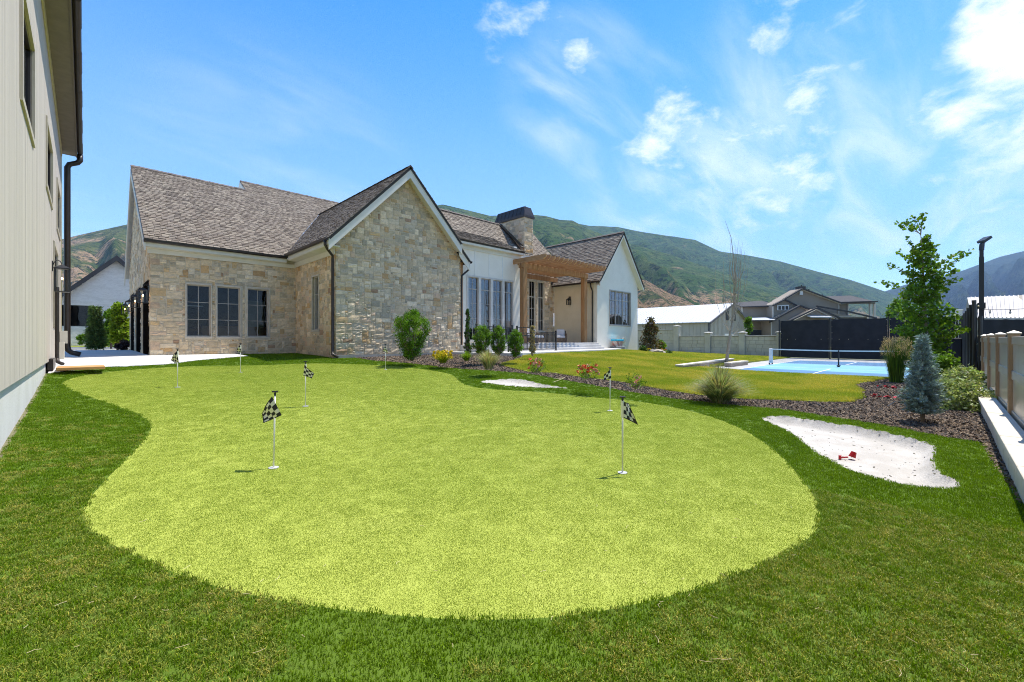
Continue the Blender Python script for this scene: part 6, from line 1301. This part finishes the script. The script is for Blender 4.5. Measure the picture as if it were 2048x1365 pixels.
clump(1793, 768, 14.4, 44, 92, 700, .010, [(L_dark, 3), (L_mid, 1)], 'feather_reed_grass', 'upright feather reed grass with tan plumes beside the court', upright=True, plume=(L_plume, 330, .55, .95, 1.15), rb=.25)
# roses
M_rose = mat('rose_coral', [(.68, .17, .08)], .6); M_rose2 = mat('rose_pink', [(.72, .38, .28)], .6); M_rose3 = mat('rose_red', [(.68, .09, .03)], .6)
for px, py, t, w_, h, n, lab, fl in ((1073, 747, 12.3, 36, 28, 500, 'bushy rose with coral and pink blooms, leftmost of the rose bushes', [(M_rose, 6), (M_rose2, 9), (M_rose3, 2)]), (1176, 759, 10.9, 50, 26, 420, 'wide rose bush with the most and largest coral blooms, behind the small bunker', [(M_rose3, 7), (M_rose2, 11), (M_rose, 6)]), (1271, 778, 9.6, 36, 28, 260, 'sparse rose bush with few pale pink blooms, rightmost of the rose bushes', [(M_rose2, 4)])):
    th = shrub(px, py, t, w_, h, n // 2, .04, L_mid, 'rose_bush', lab, 'rose bush', 'rose bushes along the mulch strip', clumps=26); p = at(px, py, t); flowers(th, Vector(p), size(w_ * .46, t), size(h, t) * 1.08, 0, fl, .06, .35)
# blue spruce
def spruce(px, py, t, wpx, hpx, m, label, name='blue_spruce', cat='spruce', tiers=15, weep=False, dense=1.0, nl=.055):
    p = at(px, py, t); L = Vector(p); th = thing(name, L, label, cat); W_ = size(wpx, t) / 2; H = size(hpx, t)
    b = MB(); b.tube([L - Z3 * .05, L + Z3 * H * .5, L + Z3 * H * .97], [.035 * H / 1.5, .022 * H / 1.5, .006], 7); b.build('trunk', M_bark, th); b = MB(); tw = MB()
    for k in range(tiers):
        f = k / (tiers - 1); z = H * (.12 + .84 * f); R_ = W_ * (1 - f) ** .95 * (.55 + .45 * min(1, f * 5)) * random.uniform(.78, 1.18) + .03; nb = int((15 - 8 * f) * dense)
        for i in range(nb):
            a = 6.283 * (i + random.random() * .7) / nb + k; l = R_ * random.uniform(.75, 1.12); up_ = .35 + .5 * f if not weep else -.9
            d = Vector((math.cos(a), math.sin(a), up_ * .6)).normalized(); o = L + Z3 * z; e = o + d * l; tw.tube([o, e], [.006, .002], 4); nseg = max(3, int(l / .035))
            sh_ = random.uniform(.7, 1.2)
            for j in range(nseg):
                g_ = (j + .5) / nseg; q = o.lerp(e, g_) + (Z3 * (-.25 * l * g_ * g_) if weep else Z3 * 0)
                wds = l * .20 * (1 - g_ * .55)
                for s2 in range(int(5 * dense)):
                    q2 = q + Vector((-d.y, d.x, 0)) * random.uniform(-wds, wds) + Z3 * random.uniform(-.03, .03); dirv = (d + Vector((random.uniform(-.7, .7), random.uniform(-.7, .7), random.uniform(-.1, .6)))).normalized()
                    for n_ in range(5):
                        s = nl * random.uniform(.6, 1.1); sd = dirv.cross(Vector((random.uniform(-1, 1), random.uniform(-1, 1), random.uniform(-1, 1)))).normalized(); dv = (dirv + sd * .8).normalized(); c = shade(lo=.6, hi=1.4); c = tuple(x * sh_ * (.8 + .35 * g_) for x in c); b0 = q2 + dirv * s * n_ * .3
                        b.add([b0, b0 + dv * s, b0 + dv * s * .5 + sd.cross(dv) * s * .30], [(0, 1, 2)], c)
    tw.build('branches', M_bark, th, kind='stuff'); b.build('needles', m, th); return th
spruce(1845, 846, 7.57, 74, 172, L_blue, 'small blue spruce standing in the mulch behind the large bunker', dense=1.1)
spruce(191, 701, 25, 24, 90, L_spr, 'green weeping spruce at the end of the driveway, in front of the brick house window', 'weeping_spruce', weep=True, tiers=22, dense=.8, nl=.17)
# variegated shrub
shrub(1905, 832, 9.3, 118, 62, 4200, .07, L_vari, 'variegated_dogwood', 'low spreading shrub with cream and green leaves beside the curb', clumps=120, skip=.02, up=.1)
shrub(1925, 790, 11.2, 70, 50, 1800, .08, L_vari, 'variegated_dogwood', 'second cream and green leaved shrub, farther back by the black padded post', clumps=60, skip=.02, up=.1)
shrub(1880, 760, 13.5, 60, 50, 1500, .08, L_mid, 'leafy_shrub', 'mid green leafy shrub at the foot of the poplar', clumps=50, skip=.02)
# poplar
t_ = 15.5; L = Vector(at(1856, 758, t_)); th = thing('poplar_tree', L, 'young poplar tree with large round leaves rising above the black screen', 'tree'); k_ = t_ / FPX; rt = Vector((RT[0], RT[1], 0)); fw = Vector((FW[0], FW[1], 0))
def tp_(px, py, dd=0): return L + rt * ((px - 1856) * k_) + Z3 * ((758 - py) * k_) + fw * dd
b = MB(); b.tube([tp_(1856, 760), tp_(1854, 680), tp_(1850, 600, .05), tp_(1846, 520), tp_(1840, 455)], [.07, .055, .04, .022, .006], 8); b.build('trunk', M_barkp, th)
br = []; tw = MB(); random.seed(21)
ends = [(1790, 448, 470), (1800, 445, 468), (1832, 432, 470), (1842, 428, 460), (1925, 503, 540), (1912, 508, 560), (1880, 490, 530), (1788, 525, 560), (1800, 480, 520), (1785, 560, 600), (1905, 572, 600), (1890, 560, 590), (1870, 515, 560), (1822, 500, 540), (1895, 545, 575), (1792, 588, 625), (1800, 610, 640), (1910, 640, 670), (1915, 660, 690), (1900, 600, 640), (1805, 650, 690), (1895, 700, 720), (1825, 560, 600), (1880, 585, 620), (1810, 575, 620), (1885, 630, 680), (1905, 690, 710)]
for (ex_, ey_, sy_) in ends:
    tx = np.interp(sy_, [455, 520, 600, 680, 760], [1840, 1846, 1850, 1854, 1856]); a = tp_(tx, sy_); c = tp_(ex_, ey_, random.uniform(-.5, .5)); m_ = a.lerp(c, .5) + Z3 * random.uniform(-.08, .12); tw.tube([a, m_, c], [.016, .009, .003], 5); br.append((a, m_, c))
tw.build('branches', M_barkp, th, kind='stuff')
b = MB()
def bigleaf(p, s, c): 
    nn = Vector((random.gauss(0, 1), random.gauss(0, 1), random.gauss(0, .9))).normalized(); u_ = nn.orthogonal().normalized(); v_ = nn.cross(u_); a0 = random.uniform(0, 6.28); P = [p + (u_ * math.cos(a0 + q) + v_ * math.sin(a0 + q)) * s * r_ for q, r_ in ((0, .62), (.9, .50), (1.9, .5), (2.9, .32), (3.4, .32), (4.4, .5), (5.4, .5))]; b.add(P, [tuple(range(7))], c)
for a, m_, c in br:
    n = int((c - a).length / .05)
    for i in range(n * 2):
        f = random.uniform(.25, 1.03); q = (a.lerp(m_, f * 2) if f < .5 else m_.lerp(c, f * 2 - 1)); bigleaf(q + Vector([random.gauss(0, .05) for _ in range(3)]), .105 * random.uniform(.7, 1.15), shade(lo=.6, hi=1.5))
crown = [(470, 6), (490, 16), (510, 26), (530, 32), (550, 36), (570, 34), (590, 38), (610, 46), (630, 54), (650, 55), (670, 52), (690, 48), (710, 44), (730, 36), (750, 24)]
for i in range(6800):
    y_ = 470 + 285 * random.random() ** .72; w_ = np.interp(y_, [q[0] for q in crown], [q[1] for q in crown]); cx_ = 1848 + 5 * math.sin(y_ * .07) + (4 if y_ > 600 else 0)
    ns = math.sin(y_ * .21 + 1) * math.sin(y_ * .05) * .25 + .85; a = random.uniform(0, 6.283); r_ = math.sqrt(random.random()) * w_ * ns
    if math.sin(a * 3 + y_ * .12) * math.sin(y_ * .19 + a) > .55: continue
    q = tp_(cx_ + math.cos(a) * r_, y_, math.sin(a) * r_ * k_); bigleaf(q, .10 * random.uniform(.7, 1.15), shade(lo=.5, hi=1.5))
b.build('crown', leafmat('leaf_poplar', (.095, .19, .014), (.15, .25, .02), .4), th)
# bare tree
t_ = 24.0; L = Vector(at(1452, 733, t_)); th = thing('bare_tree', L, 'bare young tree with upright twigs standing in the block edging on the lawn', 'tree'); k_ = t_ / FPX
def bt(px, py, dd=0): return L + rt * ((px - 1452) * k_) + Z3 * ((733 - py) * k_) + fw * dd
b = MB(); b.tube([bt(1452, 733), bt(1456, 700), bt(1461, 665), bt(1466, 640), bt(1468, 600), bt(1471, 560), bt(1468, 520), bt(1462, 475), bt(1450, 441)], [.10, .085, .075, .06, .045, .03, .022, .014, .006], 8); b.build('trunk', M_barkp, th)
b = MB(); r_ = random.Random(9)
for x0, y0, x1, y1 in ((1464, 660, 1441, 640), (1464, 655, 1490, 620), (1465, 668, 1478, 655), (1466, 640, 1457, 560), (1467, 630, 1478, 540)):
    pass
for k in range(34):
    y0 = r_.uniform(560, 672); x0 = np.interp(y0, [560, 640, 665], [1471, 1466, 1461]); sgn = r_.choice((-1, 1)); out_ = r_.uniform(3, 24) * sgn * (.6 if y0 < 610 else 1); h = r_.uniform(60, 150) if y0 > 600 else r_.uniform(50, 110)
    if k == 0: y0, x0, out_, h = 672, 1462, 22, 40
    dd = r_.uniform(-.5, .5); P = [bt(x0, y0), bt(x0 + out_ * .55, y0 - h * .16, dd * .5), bt(x0 + out_ * .9, y0 - h * .4, dd), bt(x0 + out_ * 1.0 + r_.uniform(-2, 2), y0 - h * .7, dd), bt(x0 + out_ * (1.0 + r_.uniform(-.1, .35)), y0 - h, dd)]
    b.tube(P, [.020, .016, .011, .008, .003], 5)
for P in ([(1471, 560), (1477, 500), (1480, 475)], [(1470, 570), (1462, 520), (1463, 478)], [(1466, 640), (1487, 600), (1495, 570), (1499, 515)], [(1466, 600), (1476, 545), (1481, 500)]): b.tube([bt(*p, .1) for p in P], [.016] + [.009] * (len(P) - 2) + [.003], 5)
b.build('branches', M_barkp, th, kind='stuff')
# red-leaved magnolia in its bed with rocks
L = Vector(at(1300, 703, 32)); th = shrub(1302, 703, 32, 46, 64, 1100, .13, L_red, 'magnolia_tree', 'small conical tree with bronze red leaves before the precast wall', 'tree', prof=lambda f: (1 - f) ** .7 * .95 + .06, clumps=70)
shrub(1323, 702, 32.5, 14, 19, 500, .10, L_lime, 'round_bush', 'small lime bush right of the bronze-leaved tree', 'bush'); shrub(1287, 706, 31, 14, 13, 260, .09, L_dark, 'low_plant', 'low dark green plants left of the bronze-leaved tree', 'plant'); shrub(1338, 711, 31, 16, 7, 200, .08, L_dark, 'low_plant', 'low green plant right of the pale rocks', 'plant'); shrub(1283, 704, 33, 12, 10, 160, .08, L_grass, 'low_plant', 'pale grassy plant at the corner of the white gable', 'plant')
for px, m_, lab in ((1296, 'petal_yellow', 'small yellow flowers at the foot of the bronze-leaved tree'), (1327, 'petal_orange', 'small orange flowers behind the pale rocks')):
    mm = MATS.get(m_) or mat(m_, [(.62, .28, .03)], .6); p = Vector(at(px, 706, 31)); th = thing('flower_clump', p, lab, 'flowers'); b = MB()
    for i in range(160): leaf(b, p + Vector((random.uniform(-.28, .28), random.uniform(-.28, .28), random.uniform(0, .2))), .07, shade())
    b.build('leaves', L_mid, th); flowers(th, p, .26, .3, 0, [(mm, 9)], .07, .6)
M_rock = mat('rock', [(.36, .29, .22), (.44, .39, .34), (.28, .21, .16)], .9, 5, .02, 10); M_rockd = mat('rock_dark', [(.30, .27, .24), (.4, .36, .33)], .9, 6, .02, 12)
for px, py, w_, lab in ((1305, 707, .5, 'tan rock leftmost in the bed under the bronze-leaved tree'), (1316, 706, .75, 'largest tan rock in the bed under the bronze-leaved tree'), (1325, 709.5, .5, 'whitest rock in the bed under the bronze-leaved tree')):
    p = at(px, py, 30.8); b = MB(); b.ball((p.x, p.y, p.z + .1), (w_ / 2, w_ / 2, .17), 10, 7, jit=.18); tag(b.build('rock', M_rock, smooth=False), lab, 'rock', 'rocks under the bronze-leaved tree')
# front yard across the drive
shrub(239, 701, 27, 32, 92, 2400, .17, L_lime, 'leafy_tree', 'bright lime green young tree beside the garage lanterns', 'tree', skip=.16, clumps=80, prof=lambda f: (1 - f) ** .5 * .75 + .2 if f > .25 else .6 + f)
shrub(222, 699, 28, 26, 76, 1500, .17, L_mid, 'leafy_tree', 'smaller green tree just behind the lime green one', 'tree', skip=.2, clumps=50)
shrub(246, 704, 25.5, 24, 20, 700, .10, L_purp, 'purple_bush', 'low dark purple bush in front of the lime green tree', 'bush'); shrub(164, 690, 31, 13, 22, 400, .12, L_mid, 'small_shrub', 'small upright shrub under the brick house window', 'shrub')
shrub(214, 692, 31.5, 18, 20, 600, .13, L_dark, 'small_shrub', 'green mound between the weeping spruce and the orange flowers', 'shrub'); shrub(250, 691, 32, 20, 18, 500, .13, L_mid, 'small_shrub', 'green mound behind the purple bush', 'shrub')
p = Vector(at(231, 694, 30)); th = thing('flower_clump', p, 'orange yellow flowers in front of the brick house', 'flowers'); b = MB()
for i in range(200): leaf(b, p + Vector((random.uniform(-.4, .4), random.uniform(-.4, .4), random.uniform(0, .35))), .12, shade())
b.build('leaves', L_mid, th); flowers(th, p, .42, .5, 0, [(mat('petal_gold', [(.65, .42, .02)], .6), 16)], .12, .6)
# trees beyond the court
shrub(1800, 665, 62, 40, 62, 1800, .30, L_mid, 'leafy_tree', 'round green tree beyond the windscreen, left of the poplar', 'tree', clumps=60); shrub(1497, 670, 66, 12, 34, 500, .30, L_mid, 'leafy_tree', 'green tree between the metal barn and the gray house', 'tree', clumps=30)
# weed in the turf
clump(1814, 1040, 3.58, 11, 9, 26, .006, [(L_mid, 1)], 'grass_weed', 'tiny green weed sprouting in the turf at the right', 'weed', droop=.6)
